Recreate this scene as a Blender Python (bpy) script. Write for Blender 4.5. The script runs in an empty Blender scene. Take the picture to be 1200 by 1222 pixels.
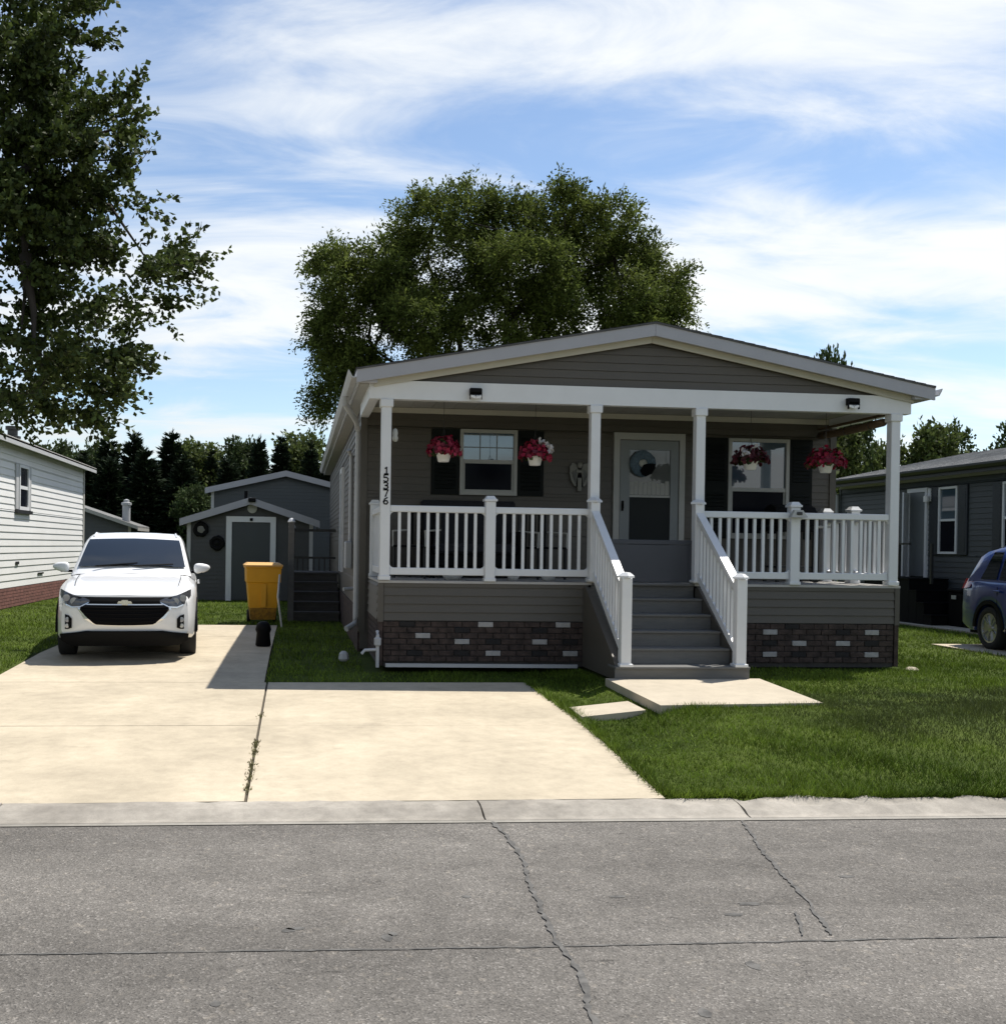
import bpy, bmesh, math, random
import numpy as np
from mathutils import Vector, Matrix
random.seed(7)
RNG = np.random.default_rng(11)
SC = bpy.context.scene
COL = SC.collection
R = math.radians

# ------------------------------------------------------------------ camera
HC, PSI, RHO, PIT = 1.525, 0.1062, 0.0146, -0.0085
c_, s_ = math.cos(PSI), math.sin(PSI)
fwd = Vector((s_*math.cos(PIT), c_*math.cos(PIT), math.sin(PIT)))
right0 = Vector((c_, -s_, 0)); up0 = right0.cross(fwd)
right = right0*math.cos(RHO) + up0*math.sin(RHO)
up = -right0*math.sin(RHO) + up0*math.cos(RHO)
cam = bpy.data.cameras.new('camera'); camo = bpy.data.objects.new('camera', cam); COL.objects.link(camo)
m = Matrix((right, up, -fwd)).transposed().to_4x4(); m.translation = Vector((0, 0, HC)); camo.matrix_world = m
cam.sensor_fit = 'HORIZONTAL'; cam.sensor_width = 36.0; cam.lens = 36.0*1252.07/1200
cam.shift_x = (600-488.8)/1200; cam.shift_y = (663.2-611)/1200
cam.clip_start = 0.1; cam.clip_end = 3000
SC.camera = camo

# ------------------------------------------------------------------ sun, sky, exposure
SUN = Vector((0.42, 0.27, 1.0)).normalized()
sl = bpy.data.lights.new('sun', 'SUN'); sl.energy = 5.0; sl.angle = R(0.5); sl.color = (1.0, 0.945, 0.86)
so = bpy.data.objects.new('sun', sl); COL.objects.link(so); so.rotation_euler = SUN.to_track_quat('Z', 'Y').to_euler()
SC.view_settings.view_transform = 'Standard'; SC.view_settings.look = 'None'
SC.view_settings.gamma = 1.0; SC.view_settings.exposure = 0.42; SC.view_settings.use_curve_mapping = False
SC.render.engine = 'CYCLES'
SC.cycles.max_bounces = 8

def build_world():
    w = bpy.data.worlds.new('World'); SC.world = w; w.use_nodes = True
    nt = w.node_tree; N = nt.nodes; L = nt.links; N.clear()
    out = N.new('ShaderNodeOutputWorld'); bg = N.new('ShaderNodeBackground'); bg.inputs[1].default_value = 0.092
    sky = N.new('ShaderNodeTexSky'); sky.sky_type = 'NISHITA'; sky.sun_disc = False
    sky.sun_elevation = math.asin(SUN.z); sky.sun_rotation = math.atan2(SUN.x, SUN.y)
    sky.air_density = 1.0; sky.dust_density = 0.3; sky.ozone_density = 2.5
    tc = N.new('ShaderNodeTexCoord'); sep = N.new('ShaderNodeSeparateXYZ'); L.new(tc.outputs['Generated'], sep.inputs[0])
    def math_(op, a, b=None, c=None, clamp=False):
        n = N.new('ShaderNodeMath'); n.operation = op; n.use_clamp = clamp
        for i, v in enumerate((a, b, c)):
            if v is None: continue
            if isinstance(v, (int, float)): n.inputs[i].default_value = v
            else: L.new(v, n.inputs[i])
        return n.outputs[0]
    X, Y, Z = sep.outputs
    # cloud sheet coordinates: the view direction met with a flat layer overhead
    zz = math_('MAXIMUM', Z, 0.0); den = math_('ADD', zz, 0.16)
    px = math_('DIVIDE', X, den); py = math_('DIVIDE', Y, den)
    comb = N.new('ShaderNodeCombineXYZ'); L.new(px, comb.inputs[0]); L.new(py, comb.inputs[1])
    def noise(scale, detail, rough, dist, sx, sy, rot, off):
        mp = N.new('ShaderNodeMapping'); L.new(comb.outputs[0], mp.inputs[0])
        mp.inputs['Scale'].default_value = (sx, sy, 1); mp.inputs['Rotation'].default_value = (0, 0, R(rot)); mp.inputs['Location'].default_value = off
        n = N.new('ShaderNodeTexNoise'); L.new(mp.outputs[0], n.inputs['Vector'])
        n.inputs['Scale'].default_value = scale; n.inputs['Detail'].default_value = detail
        n.inputs['Roughness'].default_value = rough; n.inputs['Distortion'].default_value = dist
        return n.outputs[0]
    n1 = noise(0.9, 4, 0.5, 0.4, 0.75, 1.7, 14, (3.1, 1.7, 0))
    n2 = noise(2.4, 8, 0.6, 0.9, 0.75, 1.35, 18, (7.3, 2.2, 1))
    # how cloudy each height above the horizon is
    el = math_('ARCSINE', Z)
    cv = N.new('ShaderNodeValToRGB'); L.new(math_('DIVIDE', el, 0.7), cv.inputs[0])
    cr = cv.color_ramp; cr.interpolation = 'B_SPLINE'
    pts = [(0.0, .62), (.10, .58), (.17, .50), (.24, .53), (.30, .68), (.37, .68), (.42, .41), (.46, .30), (.50, .50), (.55, .64), (.61, .80), (.68, .74), (.75, .55), (.86, .40), (1.0, .30)]
    while len(cr.elements) < len(pts): cr.elements.new(0.5)
    for e, (p, v) in zip(cr.elements, pts): e.position = p; e.color = (v, v, v, 1)
    s = math_('ADD', math_('MULTIPLY', math_('SUBTRACT', n1, .5), 1.5), math_('MULTIPLY', math_('SUBTRACT', n2, .5), .95))
    s = math_('ADD', s, cv.outputs[0])
    mask = N.new('ShaderNodeMapRange'); mask.interpolation_type = 'SMOOTHSTEP'
    L.new(s, mask.inputs[0]); mask.inputs[1].default_value = .29; mask.inputs[2].default_value = .80
    mix = N.new('ShaderNodeMix'); mix.data_type = 'RGBA'
    tint = N.new('ShaderNodeMix'); tint.data_type = 'RGBA'; tint.blend_type = 'MULTIPLY'; tint.inputs[0].default_value = 1
    L.new(sky.outputs[0], tint.inputs[6]); tint.inputs[7].default_value = (1.36, 1.32, 1.28, 1)
    L.new(math_('MULTIPLY', mask.outputs[0], .96), mix.inputs[0])
    L.new(tint.outputs[2], mix.inputs[6])
    # thin cloud scatters forward: brighter towards the sun, dimmer away from it
    dt = N.new('ShaderNodeVectorMath'); dt.operation = 'DOT_PRODUCT'; L.new(tc.outputs['Generated'], dt.inputs[0]); dt.inputs[1].default_value = SUN
    ph = N.new('ShaderNodeMapRange'); L.new(dt.outputs['Value'], ph.inputs[0]); ph.inputs[1].default_value = -.45; ph.inputs[2].default_value = .5; ph.inputs[3].default_value = .24; ph.inputs[4].default_value = 1.0; ph.interpolation_type = 'SMOOTHSTEP'
    cc = N.new('ShaderNodeMix'); cc.data_type = 'RGBA'; cc.blend_type = 'MULTIPLY'; cc.inputs[0].default_value = 1; cc.inputs[6].default_value = (8.3, 8.5, 8.5, 1); L.new(ph.outputs[0], cc.inputs[7]); L.new(cc.outputs[2], mix.inputs[7])
    L.new(mix.outputs[2], bg.inputs[0]); L.new(bg.outputs[0], out.inputs[0])
build_world()

# ------------------------------------------------------------------ materials
def mat(name, col, rough=.7, var=.0, vscale=3.0, bump=0.0, bscale=40.0, spec=.5, metal=0.0, col2=None, stretch=(1, 1, 1), island=0.0, coat=0.0, transl=0.0, fine=0.0, fscale=200.0):
    ma = bpy.data.materials.new(name); ma.use_nodes = True
    nt = ma.node_tree; N = nt.nodes; L = nt.links
    b = N['Principled BSDF']; b.inputs['Roughness'].default_value = rough; b.inputs['Metallic'].default_value = metal
    b.inputs['Specular IOR Level'].default_value = spec; b.inputs['Coat Weight'].default_value = coat; b.inputs['Coat Roughness'].default_value = .03
    c = (*col, 1); b.inputs['Base Color'].default_value = c
    cur = None
    if var or bump or fine:
        tc = N.new('ShaderNodeTexCoord'); mp = N.new('ShaderNodeMapping'); mp.inputs['Scale'].default_value = stretch
        geo = N.new('ShaderNodeNewGeometry'); L.new(geo.outputs['Position'], mp.inputs[0])
    if var:
        n = N.new('ShaderNodeTexNoise'); n.inputs['Scale'].default_value = vscale; n.inputs['Detail'].default_value = 6; n.inputs['Roughness'].default_value = .62
        L.new(mp.outputs[0], n.inputs['Vector'])
        rp = N.new('ShaderNodeValToRGB'); rp.color_ramp.elements[0].position = .3; rp.color_ramp.elements[1].position = .7
        a = [max(0, v*(1-var)) for v in col]; z = [min(1, v*(1+var)) for v in (col2 or col)]
        rp.color_ramp.elements[0].color = (*a, 1); rp.color_ramp.elements[1].color = (*z, 1)
        L.new(n.outputs[0], rp.inputs[0]); cur = rp.outputs[0]
    def mul(cur, val, amt):
        mr = N.new('ShaderNodeMapRange'); mr.inputs[3].default_value = 1-amt; mr.inputs[4].default_value = 1+amt; L.new(val, mr.inputs[0])
        mx = N.new('ShaderNodeMix'); mx.data_type = 'RGBA'; mx.blend_type = 'MULTIPLY'; mx.inputs[0].default_value = 1
        if cur is None: mx.inputs[6].default_value = c
        else: L.new(cur, mx.inputs[6])
        L.new(mr.outputs[0], mx.inputs[7]); return mx.outputs[2]
    if fine:
        n = N.new('ShaderNodeTexNoise'); n.inputs['Scale'].default_value = fscale; n.inputs['Detail'].default_value = 3
        L.new(mp.outputs[0], n.inputs['Vector'])
        st = N.new('ShaderNodeMapRange'); st.inputs[1].default_value = .3; st.inputs[2].default_value = .7; L.new(n.outputs[0], st.inputs[0])
        cur = mul(cur, st.outputs[0], fine)
    if island:
        g = N.new('ShaderNodeNewGeometry'); cur = mul(cur, g.outputs['Random Per Island'], island)
    if cur is not None: L.new(cur, b.inputs['Base Color'])
    if bump:
        n = N.new('ShaderNodeTexNoise'); n.inputs['Scale'].default_value = bscale; n.inputs['Detail'].default_value = 5
        L.new(mp.outputs[0], n.inputs['Vector']); bp = N.new('ShaderNodeBump'); bp.inputs['Strength'].default_value = bump; bp.inputs['Distance'].default_value = .01
        L.new(n.outputs[0], bp.inputs['Height']); L.new(bp.outputs[0], b.inputs['Normal'])
    if transl:
        t = N.new('ShaderNodeBsdfTranslucent'); ms = N.new('ShaderNodeMixShader'); ms.inputs[0].default_value = transl
        if cur is not None: L.new(cur, t.inputs[0])
        else: t.inputs[0].default_value = c
        L.new(b.outputs[0], ms.inputs[1]); L.new(t.outputs[0], ms.inputs[2]); L.new(ms.outputs[0], N['Material Output'].inputs[0])
    return ma
def glass(name, col, ior=1.6, rough=.03, see=0.0):
    ma = mat(name, col, rough, spec=.8); b = ma.node_tree.nodes['Principled BSDF']; b.inputs['IOR'].default_value = ior
    return ma

M = {}
M['siding'] = mat('taupe_vinyl_siding', (.080, .071, .058), .55, .06, 1.5, fine=.05, fscale=60)
M['siding_grey'] = mat('slate_vinyl_siding', (0.052, 0.06, 0.064), .55, .06, 1.5)
M['siding_shed'] = mat('shed_grey_siding', (0.058, 0.06, 0.06), .6, .08, 1.5)
M['siding_white'] = mat('white_vinyl_siding', (.70, .70, .69), .5, .05, .8)
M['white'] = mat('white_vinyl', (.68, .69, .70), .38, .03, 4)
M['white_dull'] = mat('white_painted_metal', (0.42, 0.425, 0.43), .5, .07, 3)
M['fascia'] = mat('pale_grey_fascia', (0.37, 0.37, 0.395), .5, .04, 2)
M['cream'] = mat('cream_trim', (0.5, 0.475, 0.4), .55, .05, 3)
M['soffit'] = mat('soffit_panel', (0.34, 0.335, 0.31), .6, .05, 3)
M['shutter'] = mat('black_shutter', (.006, .008, .0075), .6, spec=.15)
M['black'] = mat('black_plastic', (.006, .006, .0065), .6, spec=.10)
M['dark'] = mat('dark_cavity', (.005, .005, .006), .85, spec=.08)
M['darkwood'] = mat('dark_stained_wood', (0.045, 0.042, 0.038), .8, .25, 5, stretch=(1, 1, 6), bump=.2)
M['composite'] = mat('grey_composite_board', (.120, .119, .113), .75, .12, 4, stretch=(1, 6, 6), bump=.25, bscale=60)
M['deck'] = mat('pale_deck_board', (.40, .385, .36), .75, .1, 4, stretch=(1, 6, 6), bump=.2)
M['gate'] = mat('charcoal_gate_board', (0.05, 0.054, 0.064), .6, .06, 3)
M['brick'] = mat('brown_brick', (.046, .037, .034), .9, .4, 9, bump=.5, bscale=60, col2=(.062, .045, .039), fine=.2, fscale=90, spec=.2)
M['brick_white'] = mat('whitewashed_brick', (.34, .33, .32), .9, .15, 12, bump=.4)
M['brick_black'] = mat('charred_brick', (0.014, 0.012, 0.012), .85, .3, 9, bump=.4)
M['mortar'] = mat('grey_mortar', (0.045, 0.042, 0.04), .95, .2, 10, bump=.4)
M['redbrick'] = mat('red_brick', (.15, .062, .05), .9, .35, 7, bump=.4)
M['shingle'] = mat('grey_shingle', (0.36, 0.352, 0.335), .95, .3, 2.5, bump=.6, bscale=50, fine=.25, fscale=40)
M['shingle_mid'] = mat('worn_grey_shingle', (.15, .15, .145), .95, .3, 3, bump=.6, bscale=50)
M['shingle_dark'] = mat('charcoal_shingle', (.08, .08, .08), .95, .3, 6, bump=.6, bscale=50)
M['pane_dark'] = mat('dark_window_glass', (.004, .005, .010), .2, spec=.06)
M['pane_sky'] = glass('sky_blue_window_glass', (.055, .085, .115), 1.9)  # glossy, with the blue of the reflected sky also put into the base colour
M['pane_mid'] = glass('pale_grey_door_glass', (0.12, 0.125, 0.12), 1.5)  # one even pale grey for the upper pane of the front door
M['screen'] = mat('dark_insect_screen', (.016, .019, .020), .6, spec=.2)
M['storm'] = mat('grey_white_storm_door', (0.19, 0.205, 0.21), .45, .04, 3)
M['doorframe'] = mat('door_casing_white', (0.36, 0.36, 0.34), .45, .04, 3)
M['petal_red'] = mat('crimson_petal', (.22, .004, .028), .6, island=.55, transl=.2)
M['petal_dark'] = mat('dark_red_petal', (.06, .002, .008), .6, island=.6, transl=.2)
M['petal_white'] = mat('white_petal', (.55, .53, .52), .6, transl=.2)
M['pot'] = mat('white_plastic_pot', (.80, .79, .77), .45)
M['metal'] = mat('dark_metal', (.05, .05, .05), .4, metal=.6)
M['angel'] = mat('weathered_pale_metal', (0.19, 0.185, 0.165), .6, .2, 10)
M['bamboo'] = mat('brown_rolled_bamboo', (.10, .062, .035), .8, .3, 30, stretch=(6, 1, 1))
M['wreath'] = mat('blue_grey_wreath', (.085, .125, .16), .9, .3, 25, bump=.8, bscale=80)
M['yellow'] = mat('yellow_bin_plastic', (.62, .30, .006), .45, .06, 3)
M['chrome'] = mat('chrome_trim', (.75, .76, .78), .15, metal=1.0)
M['gold'] = mat('pale_silver_emblem', (.70, .69, .64), .25, metal=.9)
M['paint_white'] = mat('white_car_paint', (.78, .79, .80), .35, coat=.8)
M['paint_blue'] = mat('dark_blue_car_paint', (.006, .026, .15), .3, coat=.7)
M['car_glass'] = glass('car_glass', (.012, .015, .018), 1.55)
M['tyre'] = mat('tyre_rubber', (.015, .015, .015), .85)
M['rim'] = mat('alloy_rim', (.48, .49, .5), .3, metal=.9)
M['lens'] = glass('lamp_lens', (.26, .27, .29), 1.6, .08)
M['lens_dark'] = glass('smoked_lamp_lens', (.06, .062, .068), 1.6, .08)
M['lens_red'] = glass('red_lamp_lens', (.22, .01, .01), 1.6, .08)
M['bark'] = mat('bark', (0.04, 0.033, 0.027), .95, .35, 12, bump=.8, bscale=20, stretch=(1, 1, .3))
M['maple'] = mat('maple_leaf', (.052, .074, .017), .65, island=.6, transl=.26, spec=.3)
M['locust'] = mat('locust_leaf', (.064, .092, .022), .7, .28, .9, island=.5, transl=.38, spec=.08, col2=(.108, .134, .030))
M['conifer'] = mat('conifer_needle', (.018, .030, .014), .8, island=.6, transl=.08, spec=.15)
M['broad'] = mat('broadleaf', (.050, .074, .024), .7, .3, .4, island=.6, transl=.25, spec=.2)
M['broad_light'] = mat('light_broadleaf', (.080, .105, .030), .7, .3, .5, island=.6, transl=.3, spec=.2)
M['blade'] = mat('grass_blade', (.062, .114, .011), .6, .35, .5, island=.6, transl=.25, spec=.15, fine=.30, fscale=5, col2=(.125, .178, .022))
M['clock'] = mat('pale_ornament', (.42, .42, .38), .6)

def dry_patch(ma, centre, rad, col):
    nt = ma.node_tree; N = nt.nodes; L = nt.links; b = N['Principled BSDF']; src = b.inputs['Base Color'].links[0].from_socket
    geo = N.new('ShaderNodeNewGeometry'); ds = N.new('ShaderNodeVectorMath'); ds.operation = 'DISTANCE'; mp = N.new('ShaderNodeMapping'); mp.inputs['Scale'].default_value = (.62, 1, 0); L.new(geo.outputs['Position'], mp.inputs[0]); L.new(mp.outputs[0], ds.inputs[0]); ds.inputs[1].default_value = (centre[0]*.62, centre[1], 0)
    n = N.new('ShaderNodeTexNoise'); n.inputs['Scale'].default_value = 1.6; n.inputs['Detail'].default_value = 5; L.new(geo.outputs['Position'], n.inputs['Vector'])
    ad = N.new('ShaderNodeMath'); ad.operation = 'MULTIPLY_ADD'; L.new(n.outputs[0], ad.inputs[0]); ad.inputs[1].default_value = 2.4; L.new(ds.outputs['Value'], ad.inputs[2])
    mr = N.new('ShaderNodeMapRange'); mr.interpolation_type = 'SMOOTHSTEP'; L.new(ad.outputs[0], mr.inputs[0]); mr.inputs[1].default_value = rad*.6+1.2; mr.inputs[2].default_value = rad+1.5; mr.inputs[3].default_value = .75; mr.inputs[4].default_value = 0
    mx = N.new('ShaderNodeMix'); mx.data_type = 'RGBA'; L.new(mr.outputs[0], mx.inputs[0]); L.new(src, mx.inputs[6]); mx.inputs[7].default_value = (*col, 1)
    for l in list(nt.links):
        if l.from_socket == src and l.to_node != mx: to = l.to_socket; L.new(mx.outputs[2], to)
dry_patch(M['blade'], (7.2, 9.6), 1.7, (.052, .060, .026))
def ground_mat():
    ma = mat('lawn_soil', (.030, .052, .009), .95, .4, 1.1, bump=1.0, bscale=60, col2=(.056, .076, .014), fine=.5, fscale=110, spec=.1)
    return ma
def concrete_mat(name, col, stain=.16):
    ma = bpy.data.materials.new(name); ma.use_nodes = True; nt = ma.node_tree; N = nt.nodes; L = nt.links
    b = N['Principled BSDF']; b.inputs['Roughness'].default_value = .9; b.inputs['Specular IOR Level'].default_value = .2
    geo = N.new('ShaderNodeNewGeometry')
    def nz(sc, det, rough, lo, hi, a, z, stretch=(1, 1, 1)):
        mp = N.new('ShaderNodeMapping'); mp.inputs['Scale'].default_value = stretch; L.new(geo.outputs['Position'], mp.inputs[0])
        n = N.new('ShaderNodeTexNoise'); n.inputs['Scale'].default_value = sc; n.inputs['Detail'].default_value = det; n.inputs['Roughness'].default_value = rough
        L.new(mp.outputs[0], n.inputs['Vector']); m = N.new('ShaderNodeMapRange'); L.new(n.outputs[0], m.inputs[0])
        m.inputs[1].default_value = lo; m.inputs[2].default_value = hi; m.inputs[3].default_value = a; m.inputs[4].default_value = z
        return m.outputs[0], n.outputs[0]
    f1, _ = nz(.9, 8, .65, .3, .7, 1-stain, 1.06); f2, _ = nz(7, 6, .7, .3, .72, 1-stain*.6, 1.05); f3, h = nz(160, 3, .6, .3, .7, .90, 1.08)
    f4, _ = nz(2.2, 7, .7, .60, .72, 1.0, 1-stain*.6, (1, 1.3, 1)); f5, _ = nz(23, 4, .6, .73, .77, 1.0, .55)
    cur = None
    for f in (f1, f2, f3, f4, f5):
        mx = N.new('ShaderNodeMix'); mx.data_type = 'RGBA'; mx.blend_type = 'MULTIPLY'; mx.inputs[0].default_value = 1
        if cur is None: mx.inputs[6].default_value = (*col, 1)
        else: L.new(cur, mx.inputs[6])
        L.new(f, mx.inputs[7]); cur = mx.outputs[2]
    L.new(cur, b.inputs['Base Color'])
    bp = N.new('ShaderNodeBump'); bp.inputs['Strength'].default_value = .25; bp.inputs['Distance'].default_value = .004; L.new(h, bp.inputs['Height']); L.new(bp.outputs[0], b.inputs['Normal'])
    return ma
def road_mat():
    ma = bpy.data.materials.new('worn_grey_road'); ma.use_nodes = True; nt = ma.node_tree; N = nt.nodes; L = nt.links
    b = N['Principled BSDF']; b.inputs['Roughness'].default_value = .92; b.inputs['Specular IOR Level'].default_value = .2
    geo = N.new('ShaderNodeNewGeometry')
    vo = N.new('ShaderNodeTexVoronoi'); vo.inputs['Scale'].default_value = 120; L.new(geo.outputs['Position'], vo.inputs['Vector'])
    vo2 = N.new('ShaderNodeTexVoronoi'); vo2.inputs['Scale'].default_value = 38; L.new(geo.outputs['Position'], vo2.inputs['Vector'])
    sp = N.new('ShaderNodeSeparateColor'); L.new(vo.outputs['Color'], sp.inputs[0])
    sp2 = N.new('ShaderNodeSeparateColor'); L.new(vo2.outputs['Color'], sp2.inputs[0])
    rp = N.new('ShaderNodeValToRGB'); L.new(sp.outputs[0], rp.inputs[0]); e = rp.color_ramp.elements
    e[0].position = 0; e[0].color = (.075, .071, .066, 1); e[1].position = 1; e[1].color = (.26, .245, .225, 1)
    a = e.new(.10); a.color = (.112, .105, .095, 1); a = e.new(.5); a.color = (.140, .131, .119, 1); a = e.new(.9); a.color = (.166, .155, .140, 1)
    rp2 = N.new('ShaderNodeValToRGB'); L.new(sp2.outputs[1], rp2.inputs[0]); e = rp2.color_ramp.elements
    e[0].position = 0; e[0].color = (.84, .84, .84, 1); e[1].position = 1; e[1].color = (1.3, 1.27, 1.22, 1); a = e.new(.1); a.color = (.93, .93, .93, 1); a = e.new(.95); a.color = (1.03, 1.03, 1.03, 1)
    cur = rp.outputs[0]
    def mul(cur, f):
        mx = N.new('ShaderNodeMix'); mx.data_type = 'RGBA'; mx.blend_type = 'MULTIPLY'; mx.inputs[0].default_value = 1; L.new(cur, mx.inputs[6]); L.new(f, mx.inputs[7]); return mx.outputs[2]
    cur = mul(cur, rp2.outputs[0])
    for sc, lo, hi, A, Z, st in ((.55, .3, .7, .82, 1.14, (.6, 2.2, 1)), (3.5, .3, .7, .88, 1.12, (1, 1, 1)), (1.3, .55, .72, 1.0, .86, (.35, 1.5, 1)), (5, .70, .76, 1.0, .55, (.6, 1.8, 1)), (1.6, .62, .74, 1.0, 1.18, (.5, 2.5, 1))):
        mp = N.new('ShaderNodeMapping'); mp.inputs['Scale'].default_value = st; L.new(geo.outputs['Position'], mp.inputs[0])
        n = N.new('ShaderNodeTexNoise'); n.inputs['Scale'].default_value = sc; n.inputs['Detail'].default_value = 5; L.new(mp.outputs[0], n.inputs['Vector'])
        m = N.new('ShaderNodeMapRange'); L.new(n.outputs[0], m.inputs[0]); m.inputs[1].default_value = lo; m.inputs[2].default_value = hi; m.inputs[3].default_value = A; m.inputs[4].default_value = Z
        cur = mul(cur, m.outputs[0])
    L.new(cur, b.inputs['Base Color'])
    bp = N.new('ShaderNodeBump'); bp.inputs['Strength'].default_value = .6; bp.inputs['Distance'].default_value = .006
    L.new(vo.outputs['Distance'], bp.inputs['Height']); L.new(bp.outputs[0], b.inputs['Normal'])
    return ma
M['ground'] = ground_mat()
M['concrete'] = concrete_mat('driveway_concrete', (.515, .448, .338), .26)
M['concrete2'] = concrete_mat('slab_concrete', (.47, .415, .325), .16)
M['kerb'] = concrete_mat('kerb_concrete', (.45, .415, .36), .5)
M['gutterpan'] = concrete_mat('gutter_concrete', (.36, .34, .30), .4)
M['road'] = road_mat()
M['crack'] = mat('tar_crack', (.092, .089, .083), .9, .5, 14)
M['crack_pale'] = mat('worn_patch', (.42, .41, .39), .9, .3, 6)
M['joint'] = mat('joint_dirt', (.06, .05, .035), .95, .4, 9)

# ------------------------------------------------------------------ mesh helpers
class MB:
    def __init__(s, org=(0, 0, 0)): s.v = []; s.f = []; s.o = Vector(org)
    def add(s, vs, fs):
        b = len(s.v); s.v += [tuple(Vector(p)-s.o) for p in vs]; s.f += [tuple(b+i for i in f) for f in fs]; return s
    def box(s, x0, x1, y0, y1, z0, z1, ch=0.0):
        if ch <= 0:
            return s.add([(x0, y0, z0), (x1, y0, z0), (x1, y1, z0), (x0, y1, z0), (x0, y0, z1), (x1, y0, z1), (x1, y1, z1), (x0, y1, z1)],
                     [(3, 2, 1, 0), (4, 5, 6, 7), (0, 1, 5, 4), (1, 2, 6, 5), (2, 3, 7, 6), (3, 0, 4, 7)])
        bm = bmesh.new(); bmesh.ops.create_cube(bm, size=1)
        bmesh.ops.scale(bm, vec=(x1-x0, y1-y0, z1-z0), verts=bm.verts)
        bmesh.ops.bevel(bm, geom=bm.edges[:], offset=ch, segments=1, affect='EDGES')
        bmesh.ops.translate(bm, vec=((x0+x1)/2, (y0+y1)/2, (z0+z1)/2), verts=bm.verts)
        return s.bm(bm)
    def bm(s, bm):
        bm.verts.index_update(); s.add([v.co for v in bm.verts], [[v.index for v in f.verts] for f in bm.faces]); bm.free(); return s
    def bar(s, p0, p1, w, h, upv=(0, 0, 1)):
        p0, p1 = Vector(p0), Vector(p1); d = (p1-p0).normalized(); u = Vector(upv); u = (u-d*u.dot(d)).normalized(); r = d.cross(u)
        vs = [p+r*a*w/2+u*b*h/2 for p in (p0, p1) for a, b in ((-1, -1), (1, -1), (1, 1), (-1, 1))]
        return s.add(vs, [(3, 2, 1, 0), (4, 5, 6, 7), (0, 1, 5, 4), (1, 2, 6, 5), (2, 3, 7, 6), (3, 0, 4, 7)])
    def tube(s, pts, rad, n=8, cap=True):
        pts = [Vector(p) for p in pts]; rr = rad if isinstance(rad, (list, tuple)) else [rad]*len(pts)
        vs = []; fs = []
        for i, p in enumerate(pts):
            d = (pts[min(i+1, len(pts)-1)]-pts[max(i-1, 0)]).normalized()
            a = Vector((0, 0, 1)) if abs(d.z) < .9 else Vector((1, 0, 0)); u = d.cross(a).normalized(); w = d.cross(u)
            vs += [p+(u*math.cos(2*math.pi*k/n)+w*math.sin(2*math.pi*k/n))*rr[i] for k in range(n)]
        for i in range(len(pts)-1):
            for k in range(n):
                a = i*n+k; b = i*n+(k+1) % n; fs.append((a, b, b+n, a+n))
        if cap: fs.append(tuple(range(n))); fs.append(tuple((len(pts)-1)*n+k for k in range(n))[::-1])
        return s.add(vs, fs)
    def lathe(s, c, prof, n=16, axis='z'):
        c = Vector(c); vs = []; fs = []
        for r, z in prof:
            for k in range(n):
                a = 2*math.pi*k/n; x, y = r*math.cos(a), r*math.sin(a)
                vs.append(c+(Vector((x, y, z)) if axis == 'z' else Vector((x, z, y)) if axis == 'y' else Vector((z, x, y))))
        for i in range(len(prof)-1):
            for k in range(n):
                a = i*n+k; b = i*n+(k+1) % n; fs.append((a, b, b+n, a+n))
        fs.append(tuple(range(n))[::-1]); fs.append(tuple((len(prof)-1)*n+k for k in range(n)))
        return s.add(vs, fs)
    def prism(s, poly, y0, y1):        # poly of (x,z), extruded along y
        n = len(poly); vs = [(x, y0, z) for x, z in poly]+[(x, y1, z) for x, z in poly]
        fs = [tuple(range(n)), tuple(range(n, 2*n))[::-1]]+[(i, i+n, (i+1) % n+n, (i+1) % n) for i in range(n)]
        return s.add(vs, fs)
    def prism_x(s, poly, x0, x1):      # poly of (y,z), extruded along x
        n = len(poly); vs = [(x0, y, z) for y, z in poly]+[(x1, y, z) for y, z in poly]
        fs = [tuple(range(n)), tuple(range(n, 2*n))[::-1]]+[(i, i+n, (i+1) % n+n, (i+1) % n) for i in range(n)]
        return s.add(vs, fs)
    def mesh(s, name, smooth=False):
        me = bpy.data.meshes.new(name); me.from_pydata([tuple(v) for v in s.v], [], s.f); me.validate()
        bm = bmesh.new(); bm.from_mesh(me); bmesh.ops.recalc_face_normals(bm, faces=bm.faces); bm.to_mesh(me); bm.free()
        if smooth: me.shade_smooth()
        return me
    def build(s, name, ma, parent=None, smooth=False, loc=None, kind=None, label=None):
        return link(name, s.mesh(name, smooth), ma, parent, loc, kind, label)
def link(name, me, ma, parent=None, loc=None, kind=None, label=None):
    if ma is not None and not me.materials: me.materials.append(M[ma] if isinstance(ma, str) else ma)
    o = bpy.data.objects.new(name, me); COL.objects.link(o)
    if parent: o.parent = parent
    if loc is not None: o.location = loc
    if kind: o['kind'] = kind
    if label: o['label'] = label
    return o
def thing(name, label, cat, loc=(0, 0, 0), rz=0.0, group=None):
    o = bpy.data.objects.new(name, None); COL.objects.link(o); o.location = loc; o.rotation_euler = (0, 0, rz); o.empty_display_size = .1
    return tag(o, label, cat, group)
def tag(o, label, cat, group=None):
    o['label'] = label; o['category'] = cat
    if group: o['group'] = group
    return o
def dup(o, loc, rz, label, scale=None):
    def cp(s, par):
        c = s.copy(); COL.objects.link(c); c.parent = par
        for ch in s.children: cp(ch, c)
        return c
    c = cp(o, None); c.location = loc; c.rotation_euler = (0, 0, rz); c['label'] = label
    if scale: c.scale = scale
    return c
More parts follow.
